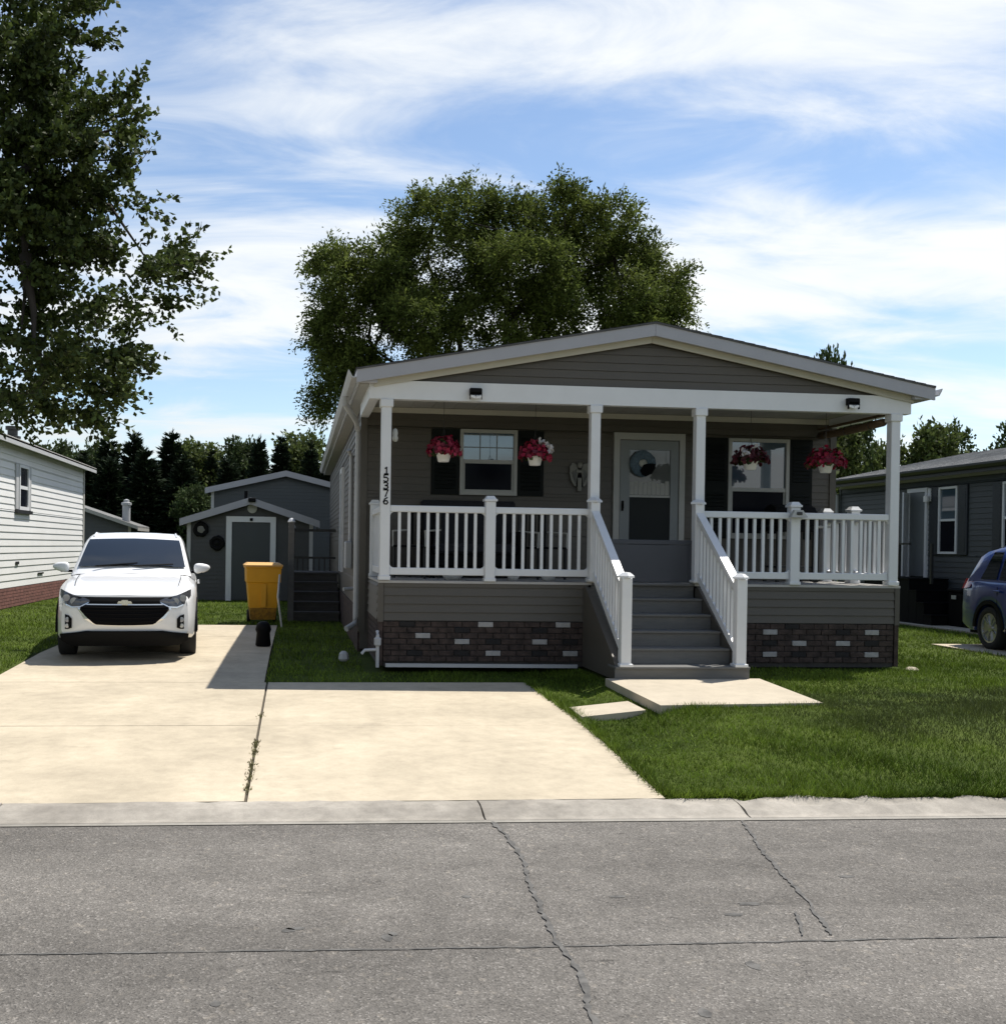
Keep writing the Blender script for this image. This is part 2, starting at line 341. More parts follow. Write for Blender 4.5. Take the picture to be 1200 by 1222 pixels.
def np_mesh(name, verts, faces):
    verts = np.asarray(verts, np.float32); faces = np.asarray(faces, np.int32); k = faces.shape[1]
    me = bpy.data.meshes.new(name); me.vertices.add(len(verts)); me.vertices.foreach_set('co', verts.ravel())
    me.loops.add(faces.size); me.loops.foreach_set('vertex_index', faces.ravel())
    me.polygons.add(len(faces)); me.polygons.foreach_set('loop_start', np.arange(0, faces.size, k, dtype=np.int32))
    me.update(calc_edges=True); return me
_pl = {}
def plank_mesh(L, e, ma, lip=.014):
    key = (round(L, 3), round(e, 4), ma, lip)
    if key not in _pl:
        b = MB().add([(0, -lip, 0), (L, -lip, 0), (L, .004, 0), (0, .004, 0), (0, -.003, e-.001), (L, -.003, e-.001), (L, .004, e-.001), (0, .004, e-.001)],
                     [(3, 2, 1, 0), (4, 5, 6, 7), (0, 1, 5, 4), (1, 2, 6, 5), (2, 3, 7, 6), (3, 0, 4, 7)])
        me = b.mesh('siding_plank'); me.materials.append(M[ma]); _pl[key] = me
    return _pl[key]
def lap(parent, org, face, fixed, a0, a1, z0, z1, exp, ma, openings=(), lip=.014):
    """rows of lap siding; face '-y' runs along x at y=fixed, '+x' runs along y at x=fixed facing +x, '-x' likewise facing -x"""
    z = z0
    while z < z1-.01:
        zt = min(z+exp, z1)
        cuts = sorted({z, zt} | {q for o in openings for q in (o[2], o[3]) if z+.004 < q < zt-.004})
        for za, zb in zip(cuts[:-1], cuts[1:]):
            iv = [(a0, a1)]
            for o in openings:
                if o[2] < zb-.002 and o[3] > za+.002:
                    nv = []
                    for s, e in iv:
                        if o[1] <= s or o[0] >= e: nv.append((s, e)); continue
                        if o[0] > s+.01: nv.append((s, o[0]))
                        if o[1] < e-.01: nv.append((o[1], e))
                    iv = nv
            for s, e in iv:
                me = plank_mesh(e-s, zb-za, ma, lip)
                if face == '-y': p, rz = (s, fixed, za), 0
                elif face == '+x': p, rz = (fixed, s, za), R(90)
                else: p, rz = (fixed, e, za), R(-90)
                o = link('siding_plank', me, None, parent, Vector(p)-Vector(org)); o.rotation_euler = (0, 0, rz)
        z = zt

# ------------------------------------------------------------------ ground, road, kerb, driveway
def sm(t): t = np.clip(t, 0, 1); return t*t*(3-2*t)
def zdrive(y): return -0.0316*np.clip(15-np.asarray(y, float), 0, 7.75)
def hgt(x, y):
    x = np.asarray(x, float); y = np.asarray(y, float)
    zl = -.25*sm((9.9-y)/2.6); zd = zdrive(y)
    t = sm((x-3.1)/.7)
    z = zd*(1-t)+zl*t
    yk = 7.27-.018*x
    return np.where(y < yk+.02, -.40, z)
def on_drive(x, y):
    a = (x > -3.55) & (x < -.35) & (y < 20.05) & (y > 7.1)
    b = (x >= -.36) & (x < 2.72) & (y < 12.36) & (y > 7.1)
    c = (x > 10.62) & (x < 13.1) & (y > 7.1) & (y < 16.6)
    return a | b | c
def make_ground():
    xs = np.unique(np.concatenate([np.linspace(-14, 16, 121), np.linspace(2.5, 3.8, 27), np.linspace(-700, -14, 18), np.linspace(16, 700, 18)]))
    ys = np.unique(np.concatenate([np.linspace(6.5, 16, 96), np.linspace(16, 60, 36), np.linspace(60, 900, 14), np.linspace(-300, 6.5, 8)]))
    Xg, Yg = np.meshgrid(xs, ys); Z = hgt(Xg, Yg)
    Z = np.where((Yg < 16.9) & on_drive(Xg, Yg), Z-.06, Z)
    Z = np.where(on_drive(Xg, Yg), Z-.06, Z)
    Z = np.where(Yg < -6, -.05, Z)
    v = np.stack([Xg, Yg, Z], -1).reshape(-1, 3); nx, ny = len(xs), len(ys)
    i = np.arange((ny-1)*(nx-1)); r = i//(nx-1); c = i % (nx-1); a = r*nx+c
    f = np.stack([a, a+1, a+nx+1, a+nx], -1)
    me = np_mesh('lawn', v, f); me.shade_smooth(); link('lawn', me, 'ground', kind='structure')
make_ground()
def slab(mb, pts, th=.12, top=0.0):
    n = len(pts); vs = [(x, y, float(z)+top) for x, y, z in pts]+[(x, y, float(z)+top-th) for x, y, z in pts]
    mb.add(vs, [tuple(range(n)), tuple(range(n, 2*n))[::-1]]+[(i, i+n, (i+1) % n+n, (i+1) % n) for i in range(n)])
def road():
    b = MB(); b.add([(-160, -5.5, -.30), (160, -5.5, -.30), (160, 6.93-2.88, -.30), (-160, 6.93+2.88, -.30)], [(0, 1, 2, 3)])
    # the far kerb edge leans a little with the street
    rd = b.build('road', 'road', kind='structure')
    def ribbon(name, pts, w, ma, z=-.296, jit=.009, seg=.03):
        P = [Vector((x, y, 0)) for x, y in pts]; out = []
        for a, c in zip(P[:-1], P[1:]):
            n = max(2, int((c-a).length/seg))
            for i in range(n): out.append(a.lerp(c, i/n))
        out.append(P[-1]); vs = []; fs = []; off = 0
        for i, p in enumerate(out):
            d = (out[min(i+1, len(out)-1)]-out[max(i-1, 0)]).normalized(); nrm = Vector((-d.y, d.x, 0))
            off = off*.75+random.uniform(-jit, jit); ww = w*random.uniform(.35, 1.3)/2
            vs += [p+nrm*(off+ww)+Vector((0, 0, z)), p+nrm*(off-ww)+Vector((0, 0, z))]
        fs = [(2*i, 2*i+1, 2*i+3, 2*i+2) for i in range(len(out)-1)]
        MB().add(vs, fs).build(name, ma, rd, kind='structure')
    ribbon('crack', [(-6, 4.88), (-1.28, 4.77), (1.23, 4.69), (3.39, 4.67), (9, 4.6)], .016, 'crack', jit=.003)
    ribbon('crack', [(1.30, 6.86), (1.35, 6.3), (1.27, 5.38), (1.22, 4.72), (1.22, 4.37), (1.17, 3.9), (1.15, 2)], .030, 'crack', z=-.294)
    ribbon('crack', [(3.02, 6.8), (2.85, 6.19), (2.72, 5.43), (2.56, 4.74)], .024, 'crack', z=-.294)
    ribbon('crack', [(2.53, 5.05), (2.41, 4.74)], .016, 'crack', z=-.292)
    for (x, y, rx, ry) in ((-.02, 4.98, .035, .03), (.02, 5.0, .05, .02), (.44, 4.86, .03, .05), (.47, 4.9, .022, .03), (2.02, 4.42, .03, .05), (1.7, 5.35, .05, .02), (2.35, 5.2, .07, .03), (2.2, 5.05, .06, .025), (.9, 5.4, .03, .02), (1.62, 3.98, .03, .04), (-.3, 4.2, .02, .03), (3.1, 5.6, .06, .02)):
        vs = [(x+rx*random.uniform(.7, 1.2)*math.cos(a), y+ry*random.uniform(.7, 1.2)*math.sin(a), -.298) for a in np.linspace(0, 2*math.pi, 11)[:-1]]
        MB().add(vs, [tuple(range(10))]).build('oil_spot', 'crack', rd, kind='structure')
    # gutter pan and kerb in segments cast end to end
    kb = bpy.data.objects.new('kerb', None); COL.objects.link(kb); kb['kind'] = 'structure'
    js = [-60, -20, -9, -5.2, -1.95, 1.27, 3.10, 5.5, 8.6, 12, 30, 60]
    for a, c in zip(js[:-1], js[1:]):
        a += .006; c -= .006; n = max(2, int((c-a)/.12)) if abs(a) < 13 and abs(c) < 13 else 2
        rough = .012 if a > 3 else .0045
        prof = [(6.92, -.293), (6.97, -.288), (7.00, -.278), (7.09, -.250), (7.16, -.241), (7.25, -.240), (7.25, -.45), (6.92, -.45)]
        vs = []; fs = []
        for i in range(n+1):
            x = a+(c-a)*i/n
            for k, (y, z) in enumerate(prof):
                j = random.gauss(0, rough) if 2 <= k <= 5 else 0
                vs.append((x, y-.018*x+j, z+j*.7))
        m = len(prof)
        for i in range(n):
            for k in range(m): fs.append((i*m+k, i*m+(k+1) % m, (i+1)*m+(k+1) % m, (i+1)*m+k))
        fs += [tuple(range(m)), tuple(n*m+k for k in range(m))[::-1]]
        MB().add(vs, fs).build('kerb_segment', 'kerb', kb)
    # gutter strip
    MB().add([(-60, 6.865+1.08, -.2945), (60, 6.865-1.08, -.2945), (60, 6.93-1.08, -.2945), (-60, 6.93+1.08, -.2945)], [(0, 1, 2, 3)]).build('gutter_strip', 'gutterpan', kb)
road()
def driveway():
    d = bpy.data.objects.new('driveway', None); COL.objects.link(d); d['kind'] = 'structure'
    g = .008
    rows = [(7.28, 9.87), (9.87, 12.36), (12.36, 14.9), (14.9, 17.5), (17.5, 20.03)]
    for i, (a, c) in enumerate(rows):
        xr = -.335 if i < 2 else -.36
        b = MB(); xl = -3.5
        slab(b, [(xl, a+g, zdrive(a)), (xr-.012, a+g, zdrive(a)), (xr-.012, c-g, zdrive(c)), (xl, c-g, zdrive(c))], .12); b.build('concrete_slab', 'concrete', d)
        if i < 2:
            b = MB(); R0, R1 = ((2.63, 2.76), (2.77, 2.74))[i]
            slab(b, [(xr+.012, a+g-.03, zdrive(a)), (R0, a+g-.05, zdrive(a)), (R1, c-g, zdrive(c)), (xr+.012, c-g, zdrive(c))], .12); b.build('concrete_slab', 'concrete', d)
    b = MB()
    for i, (a, c) in enumerate(rows):
        slab(b, [(-3.49, a, zdrive(a)), (2.62 if i < 2 else -.37, a, zdrive(a)), (2.62 if i < 2 else -.37, c, zdrive(c)), (-3.49, c, zdrive(c))], .06, -.018)
    b.build('joint_filler', 'joint', d, kind='stuff')
    # the small walk and the landing before the steps
    w = bpy.data.objects.new('front_walk', None); COL.objects.link(w); w['kind'] = 'structure'
    slab(b := MB(), [(3.50, 9.80, .03), (5.22, 9.95, .03), (5.36, 11.70, .05), (3.52, 11.70, .05)], .16); b.build('concrete_slab', 'concrete2', w)
    slab(b := MB(), [(2.79, 10.02, -.115), (3.44, 10.05, -.055), (3.44, 10.62, -.05), (2.80, 10.56, -.105)], .12); b.build('concrete_slab', 'concrete2', w)
    # neighbour's drive and side path
    n = bpy.data.objects.new('neighbour_driveway', None); COL.objects.link(n); n['kind'] = 'structure'
    slab(b := MB(), [(10.6, 7.15, -.22), (13.1, 7.1, -.22), (13.1, 12, .01), (10.6, 12, .01)], .12); b.build('concrete_slab', 'concrete', n)
    slab(b := MB(), [(10.6, 12.02, .01), (13.1, 12.02, .01), (13.1, 16.6, .02), (10.6, 16.6, .02)], .12); b.build('concrete_slab', 'concrete', n)
    slab(b := MB(), [(12.95, 16.65, .03), (13.62, 16.65, .03), (13.75, 23.5, .03), (13.05, 23.5, .03)], .12); b.build('path_slab', 'concrete2', n)
driveway()

# ------------------------------------------------------------------ the house
HO = (4.45, 13.11, 0)
def window(parent, org, x0, x1, z0, z1, y, mid, grid, up_mat, lo_mat, fr='doorframe'):
    """double-hung window facing -y, named parts below the frame"""
    b = MB(org); t = .05
    b.box(x0, x1, y-.045, y+.02, z1-t, z1); b.box(x0, x1, y-.055, y+.02, z0, z0+t)
    b.box(x0, x0+t, y-.045, y+.02, z0+t, z1-t); b.box(x1-t, x1, y-.045, y+.02, z0+t, z1-t)
    w = b.build('window', fr, parent)
    MB(org).box(x0+t, x1-t, y-.035, y+.01, mid-.028, mid+.028).build('meeting_rail', fr, w)
    b = MB(org); b.box(x0+t, x0+t+.028, y-.02, y+.01, z0+t, mid-.028); b.box(x1-t-.028, x1-t, y-.02, y+.01, z0+t, mid-.028); b.box(x0+t+.028, x1-t-.028, y-.02, y+.01, z0+t, z0+t+.03)
    b.build('sash', fr, w)
    MB(org).box(x0+t, x1-t, y-.004, y+.012, mid+.028, z1-t).build('pane', up_mat, w)
    MB(org).box(x0+t+.028, x1-t-.028, y-.002, y+.012, z0+t+.03, mid-.028).build('pane', lo_mat, w)
    if grid:
        for k in (1, 2): xx = x0+t+(x1-x0-2*t)*k/3; MB(org).box(xx-.007, xx+.007, y-.012, y-.005, mid+.028, z1-t).build('muntin', 'storm', w)
        zz = (mid+z1-t)/2; MB(org).box(x0+t, x1-t, y-.0125, y-.0052, zz-.007, zz+.007).build('muntin', 'storm', w)
    return w
def shutter(parent, org, x0, x1, z0, z1, y):
    b = MB(org); b.box(x0, x1, y-.03, y+.002, z0, z1); s = b.build('shutter', 'shutter', parent)
    n = int((z1-z0-.16)/.055); b = MB(org)
    for k in range(n):
        z = z0+.08+k*.055
        if abs(z-(z0+z1)/2) < .06: continue
        b.add([(x0+.05, y-.033, z), (x1-.05, y-.033, z), (x1-.05, y-.046, z+.012), (x0+.05, y-.046, z+.012), (x0+.05, y-.033, z+.045), (x1-.05, y-.033, z+.045)], [(0, 1, 2, 3), (3, 2, 5, 4)])
    b.build('louvre', 'shutter', s, kind='stuff')
def house():
    h = thing('mobile_home', 'taupe sided mobile home with a white front porch roof and black shutters', 'house', HO)
    Yw, Ye = 15.05, 30.0
    # walls
    w = MB(HO); w.box(.90, 8.00, Yw+.005, Yw+.16, .05, 3.62); fw = w.build('wall', 'siding', h)
    ops = [(1.89, 3.55, 2.28, 3.25), (5.96, 7.66, 1.71, 3.22), (4.58, 5.68, 1.08, 3.26)]
    lap(fw, HO, '-y', Yw, .97, 7.93, 1.10, 3.45, .1025, 'siding', ops)
    MB(HO).box(.875, .97, Yw-.03, Yw+.06, .3, 3.45).build('corner_trim', 'siding', fw)
    MB(HO).box(7.93, 8.025, Yw-.03, Yw+.06, .3, 3.45).build('corner_trim', 'siding', fw)
    MB(HO).box(.98, 7.90, Yw-.03, Yw+.004, 3.45, 3.525).build('wall_band', 'cream', fw)
    for x, nrm, fc in ((.90, -1, '-x'), (8.00, 1, '+x')):
        b = MB(HO); b.box(min(x, x-nrm*.15), max(x, x-nrm*.15), Yw+.17, Ye-.16, .05, 3.58); sw = b.build('wall', 'siding', h)
        lap(sw, HO, fc, x+nrm*.001, Yw+.07, Ye, .62, 3.56, .1025, 'siding', [] if nrm > 0 else [(20.6, 22.9, 1.0, 3.15)])
        b = MB(HO); b.box(min(x-nrm*.02, x+nrm*.03), max(x-nrm*.02, x+nrm*.03), Yw+.08, Ye, .0, .615); b.build('brick_skirting', 'brick', sw)
    MB(HO).box(.90, 8.0, Ye-.15, Ye, .05, 3.62).build('wall', 'siding', h)
    MB(HO).add([(.9, Ye, 3.62), (8.0, Ye, 3.62), (4.45, Ye, 4.25)], [(0, 1, 2)]).build('gable_end', 'siding', h)
    # side door casing and side window on the drive side
    b = MB(HO); b.box(.85, .90, 21.0, 21.1, 1.0, 3.1); b.box(.85, .90, 21.9, 22.0, 1.0, 3.1); b.box(.85, .90, 21.1, 21.9, 3.0, 3.1)
    sd = b.build('door', 'white', h); MB(HO).box(.87, .895, 21.1, 21.9, 1.02, 3.0).build('door_leaf', 'storm', sd)
    # conduit and meter on the drive side wall
    b = MB(HO); b.tube([(.855, 17.3, 1.35), (.855, 17.3, 3.0), (.80, 17.2, 3.1)], .035, 8); b.build('conduit', 'white_dull', h)
    MB(HO).box(.76, .885, 17.15, 17.42, 1.15, 1.6, .02).build('meter_box', 'white_dull', h)
    MB(HO).tube([(.89, 16.6, .85), (.72, 16.55, .84)], .03).build('vent_pipe', 'white_dull', h)
    # gable over the porch
    ap, ss, half = 4.47, .187, 3.6
    b = MB(HO); b.prism([(ap-3.1, 3.6), (ap+3.1, 3.6), (ap, 4.19)], 13.125, 13.19); g = b.build('gable', 'siding', h)
    z = 3.605
    while z < 4.15:
        zt = min(z+.105, 4.178); h0 = (4.185-z)/ss; h1 = (4.185-zt)/ss
        vs = [(ap-h0, 13.105, z), (ap+h0, 13.105, z), (ap+h0, 13.122, z), (ap-h0, 13.122, z), (ap-h1, 13.117, zt-.002), (ap+h1, 13.117, zt-.002), (ap+h1, 13.122, zt-.002), (ap-h1, 13.122, zt-.002)]
        MB(HO).add(vs, [(3, 2, 1, 0), (4, 5, 6, 7), (0, 1, 5, 4), (1, 2, 6, 5), (2, 3, 7, 6), (3, 0, 4, 7)]).build('siding_plank', 'siding', g); z = zt
    # roof: two slopes, fascia, cream rake, soffit
    def zr(x): return 4.425-abs(x-ap)*ss
    for sgn in (-1, 1):
        xe = ap+sgn*3.78; b = MB(HO); y0, y1 = 12.912, Ye+.25
        vs = []
        for y in (y0, y1): vs += [(ap, y, 4.427), (xe, y, zr(xe)+.002), (xe, y, zr(xe)-.02), (ap, y, 4.402)]
        b.add(vs, [(0, 1, 2, 3), (7, 6, 5, 4), (0, 4, 5, 1), (1, 5, 6, 2), (2, 6, 7, 3), (3, 7, 4, 0)]); rf = b.build('roof', 'shingle_dark', h)
        # shingle courses along the slope as thin laps
        b = MB(HO); n = 26
        for k in range(n):
            xa = ap+sgn*3.78*k/n; xb = ap+sgn*3.78*(k+1.05)/n
            b.add([(xa, y0+.005, zr(xa)+.005), (xb, y0+.005, zr(xb)+.011), (xb, y1, zr(xb)+.011), (xa, y1, zr(xa)+.005), (xb, y0+.005, zr(xb)+.003), (xb, y1, zr(xb)+.003)], [(0, 1, 2, 3), (1, 4, 5, 2)])
        b.build('shingle_course', 'shingle_dark', rf, kind='stuff')
        # front fascia board
        def board(name, ma, ya, yb, xa, xb, ta, tb):
            vs = []
            for y in (ya, yb): vs += [(xa, y, zr(xa)+ta), (xb, y, zr(xb)+ta), (xb, y, zr(xb)+tb), (xa, y, zr(xa)+tb)]
            MB(HO).add(vs, [(0, 1, 2, 3), (7, 6, 5, 4), (0, 4, 5, 1), (1, 5, 6, 2), (2, 6, 7, 3), (3, 7, 4, 0)]).build(name, ma, rf)
        board('fascia_board', 'fascia', 12.925, 12.955, ap+sgn*.002, xe, -.008, -.176)
        board('rake_trim', 'cream', 13.045, 13.072, ap+sgn*.002, ap+sgn*3.555, -.162, -.245)
        board('rake_soffit', 'soffit', 12.957, 13.12, ap+sgn*.002, xe-sgn*.02, -.145, -.16)
        xa, xb = ap+sgn*3.52, xe-sgn*.045
        MB(HO).prism([(xa, zr(xa)-.162), (xb, zr(xb)-.162), (xb, 3.552), (xa, 3.552)], 12.957, 13.043).build('cornice_return', 'fascia', rf)
        # eave fascia, soffit and gutter
        x0, x1 = sorted((xe-sgn*.02, xe-sgn*.045)); MB(HO).box(x0, x1, 12.957, y1, 3.555, 3.695).build('eave_fascia', 'white_dull', rf)
        x0, x1 = sorted((xe-sgn*.05, ap+sgn*3.56)); MB(HO).box(x0, x1, 13.12, y1, 3.55, 3.565).build('eave_soffit', 'soffit', rf)
        xo = xe+sgn*.105
        prof = [(xe-sgn*.015, 3.695), (xe-sgn*.015, 3.60), (xe+sgn*.06, 3.60), (xo-sgn*.015, 3.655), (xo, 3.695), (xo-sgn*.012, 3.695), (xe+sgn*.05, 3.615), (xe, 3.612), (xe, 3.695)]
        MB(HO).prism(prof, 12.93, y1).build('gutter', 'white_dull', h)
    # downspout with its elbows
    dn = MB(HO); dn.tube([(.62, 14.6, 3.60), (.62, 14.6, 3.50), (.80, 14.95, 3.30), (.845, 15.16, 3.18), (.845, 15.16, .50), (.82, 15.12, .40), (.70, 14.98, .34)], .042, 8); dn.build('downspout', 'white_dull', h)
    # porch beams and ceiling
    MB(HO).box(.86, 8.01, 13.075, 13.21, 3.37, 3.602).build('beam', 'white', h)
    MB(HO).box(.86, .98, 13.213, 15.02, 3.37, 3.60).build('beam', 'white', h)
    MB(HO).box(7.90, 8.01, 13.213, 15.02, 3.40, 3.60).build('beam', 'white', h)
    b = MB(HO); x = .98
    ce = MB(HO).box(.985, 7.895, 13.215, 15.045, 3.54, 3.58).build('porch_ceiling', 'soffit', h)
    while x < 7.88:
        x2 = min(x+.30, 7.895); MB(HO).box(x+.006, x2-.003, 13.22, 15.01, 3.528, 3.538).build('ceiling_panel', 'soffit', ce); x = x2
    # posts
    for xc in (1.08, 3.76, 5.15, 7.81):
        p = MB(HO).box(xc-.062, xc+.062, 13.08, 13.204, 1.11, 3.37, .006).build('porch_post', 'white', h)
        MB(HO).box(xc-.082, xc+.082, 13.06, 13.224, 3.27, 3.369, .008).build('post_cap', 'white', p)
        MB(HO).box(xc-.075, xc+.075, 13.067, 13.217, 1.105, 1.16, .006).build('post_base', 'white', p)
    # windows, shutters and the front door
    window(h, HO, 2.31, 3.15, 2.29, 3.24, Yw-.002, 2.775, True, 'pane_sky', 'pane_dark')
    window(h, HO, 6.34, 7.285, 1.72, 3.21, Yw-.002, 2.45, False, 'pane_sky', 'pane_dark')
    for a, c, z0, z1 in ((1.90, 2.30, 2.29, 3.24), (3.16, 3.54, 2.29, 3.24), (5.97, 6.33, 1.72, 3.21), (7.295, 7.65, 1.72, 3.21)): shutter(h, HO, a, c, z0, z1, Yw)
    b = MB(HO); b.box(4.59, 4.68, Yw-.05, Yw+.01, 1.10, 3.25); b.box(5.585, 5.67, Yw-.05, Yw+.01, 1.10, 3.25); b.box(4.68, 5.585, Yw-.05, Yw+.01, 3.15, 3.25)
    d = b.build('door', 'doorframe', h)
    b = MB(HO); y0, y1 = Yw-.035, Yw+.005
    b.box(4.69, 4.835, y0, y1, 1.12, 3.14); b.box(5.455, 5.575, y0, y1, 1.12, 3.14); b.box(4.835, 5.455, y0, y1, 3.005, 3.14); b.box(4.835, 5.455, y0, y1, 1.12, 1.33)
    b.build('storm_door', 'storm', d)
    MB(HO).box(4.836, 5.454, Yw-.022, Yw-.004, 2.305, 2.335).build('mid_rail', 'doorframe', d)
    MB(HO).box(4.836, 5.454, Yw-.014, Yw+.002, 2.336, 3.004).build('glass_pane', 'pane_mid', d)
    MB(HO).box(4.836, 5.454, Yw-.012, Yw+.002, 1.331, 2.304).build('screen_pane', 'screen', d)
    # a row of pale upright strips across the lower half of the upper pane
    b = MB(HO)
    for k in range(9): b.box(4.845+k*.067, 4.845+k*.067+.055, Yw-.0165, Yw-.0142, 2.345, 2.53+.02*math.sin(k*1.7))
    b.build('pale_strips', 'soffit', d)
    b = MB(HO); b.box(4.715, 4.745, Yw-.06, Yw-.036, 2.10, 2.25, .006); b.tube([(4.73, Yw-.06, 2.22), (4.73, Yw-.085, 2.2), (4.73, Yw-.085, 2.14), (4.73, Yw-.06, 2.12)], .008); b.build('handle', 'black', d)
    # street number down the left post
    strokes = {'1': [[(-.012, .075), (.006, .09), (.006, 0)], [(-.018, .0), (.026, .0)]], '5': [[(.026, .09), (-.022, .09), (-.024, .052), (.006, .056), (.027, .038), (.022, .008), (-.004, -.002), (-.027, .008)]],
               '3': [[(-.026, .082), (.0, .092), (.024, .078), (.018, .054), (-.008, .048), (.020, .042), (.027, .018), (.004, -.002), (-.027, .010)]], '7': [[(-.028, .09), (.028, .09), (-.006, 0)]],
               '6': [[(.020, .088), (-.012, .068), (-.028, .030), (-.016, .002), (.012, -.001), (.027, .020), (.016, .044), (-.012, .044), (-.026, .024)]]}
    for k, ch in enumerate('15376'):
        b = MB(HO); zc = 2.432-k*.094
        for st in strokes[ch]:
            for (xa, za), (xb, zb) in zip(st[:-1], st[1:]):
                d = Vector((xb-xa, 0, zb-za)).normalized()*.005
                b.bar(Vector((1.082+xa, 13.0765, zc+za*.92))-d, Vector((1.082+xb, 13.0765, zc+zb*.92))+d, .006, .0155, (-(zb-za), 0, xb-xa))
        b.build('house_number', 'black', h)
    return h
house()

# ------------------------------------------------------------------ porch deck with siding and brick skirt
def porch():
    PO = (4.46, 13.11, 0)
    p = thing('porch_deck', 'raised porch deck with grey siding above a brown brick skirt', 'porch', PO)
    X0, X1, Y0, Y1 = 1.02, 7.90, 13.11, 15.02
    y = Y0-.02; k = 0
    while y < Y1-.02:
        yb = min(y+.145, Y1); MB(PO).box(X0-.015, X1+.015, y, yb-.005, 1.07, 1.10).build('deck_board', 'deck', p); y = yb; k += 1
    def skirt(x0, x1, accents):
        b = MB(PO); b.box(x0, x1, Y0+.012, Y0+.10, .02, 1.068); w = b.build('skirt_wall', 'mortar', p)
        MB(PO).box(x0, x1, Y0-.012, Y0+.011, 1.02, 1.068).build('skirt_cap', 'siding', w)
        lap(w, PO, '-y', Y0+.004, x0, x1, .60, 1.02, .105, 'siding', lip=.02)
        L, H, e = .200, .064, .073
        meshes = []
        for v in range(3):
            bm = MB().box(0, L-.010, -.012, .016, 0, H, .004); me = bm.mesh('brick'); 
            for q in me.vertices: q.co += Vector((random.uniform(-.003, .003), random.uniform(-.003, .003), random.uniform(-.002, .002)))
            meshes.append(me)
        var = {}
        def get(v, ma):
            if (v, ma) not in var: m2 = meshes[v].copy(); m2.materials.append(M[ma]); var[(v, ma)] = m2
            return var[(v, ma)]
        half = MB().box(0, L/2-.010, -.012, .016, 0, H, .004).mesh('brick'); half.materials.append(M['brick'])
        rows = 7
        acc = {}
        for (ax, az, ma) in accents:
            r = min(rows-1, max(0, int((az-.085)/e))); off = 0 if r % 2 == 0 else -L/2
            acc[(r, int((ax-x0-off)/L))] = ma
        for r in range(rows):
            z = .085+r*e; x = x0; off = 0 if r % 2 == 0 else -L/2
            n = int((x1-x0-off)/L+.999)
            for c in range(n):
                xa = x0+off+c*L
                ma = acc.get((r, c), 'brick')
                if xa < x0-.001:
                    link('brick', half, None, w, Vector((x0, Y0+.0, z))-Vector(PO)); continue
                if xa+L > x1+.001:
                    if xa+L/2 <= x1+.001: link('brick', half, None, w, Vector((xa, Y0, z))-Vector(PO))
                    continue
                link('brick', get(random.randrange(3), ma), None, w, Vector((xa, Y0+random.uniform(-.004, .004)-(.006 if ma == 'brick_white' else 0), z))-Vector(PO))
        return w
    f = lambda u, v: (2.3+(u-560)/4.286/95.4*.999+.19, 1.525-(590+v/4.286-650)/95.4)
    L_ = [(580, 662, 'w'), (985, 668, 'w'), (258, 712, 'w'), (458, 750, 'w'), (865, 758, 'w'), (632, 812, 'w'), (1022, 818, 'w'), (75, 684, 'w'), (75, 805, 'w'),
          (185, 652, 'b'), (460, 690, 'b'), (870, 692, 'b'), (625, 752, 'b'), (1025, 755, 'b'), (220, 808, 'b'), (455, 810, 'b'), (865, 815, 'b')]
    accL = []
    for u, v, k in L_:
        x = (u/4.286+440-354)/95.6+.0; z = 1.525-(590+v/4.286-652)/95.4
        accL.append((x, z, 'brick_white' if k == 'w' else 'brick_black'))
    R_ = [(247, 1012, 'w'), (640, 1012, 'w'), (360, 1057, 'w'), (527, 1055, 'w'), (240, 1098, 'w'), (640, 1098, 'w'), (330, 987, 'b'), (527, 1010, 'b'), (242, 1055, 'b'), (648, 1055, 'b'), (362, 1098, 'b'), (527, 1098, 'b')]
    accR = []
    for u, v, k in R_:
        x = (840+u/3.217-348)/92.0; z = 1.525-(440+v/3.217-658)/92.3
        accR.append((x, z, 'brick_white' if k == 'w' else 'brick_black'))
    skirt(X0+.06, 3.70, accL); skirt(5.14, X1-.06, accR)
    for x0, x1 in ((X0-.01, X0+.055), (X1-.055, X1+.01)):
        MB(PO).box(x0, x1, Y0-.02, Y0+.10, .58, 1.066).build('corner_trim', 'siding', p)
        MB(PO).box(x0+.005, x1-.005, Y0-.012, Y0+.10, .03, .578).build('brick_pier', 'brick', p)
    for x, fc, nrm in ((X0, '-x', -1), (X1, '+x', 1)):
        b = MB(PO); b.box(min(x, x-nrm*.08), max(x, x-nrm*.08), Y0+.11, Y1, .02, 1.066); w = b.build('skirt_wall', 'mortar', p)
        lap(w, PO, fc, x+nrm*.002, Y0+.11, Y1, .60, 1.06, .105, 'siding', lip=.02)
        b = MB(PO); r = 0
        while r < 7:
            yy = Y0+.11+(0 if r % 2 else -.1)
            while yy < Y1:
                a, c = max(yy, Y0+.11), min(yy+.19, Y1)
                if c-a > .04: b.box(min(x-nrm*.01, x+nrm*.012), max(x-nrm*.01, x+nrm*.012), a, c, .085+r*.073, .149+r*.073)
                yy += .2
            r += 1
        b.build('brick', 'brick', w)
    # pale edging board lying along the foot of the skirt
    MB(PO).bar((1.1, 12.98, .05), (3.55, 13.03, .035), .03, .045).build('bottom_trim', 'white_dull', p)
    # dark void under the deck
    return p
porch()

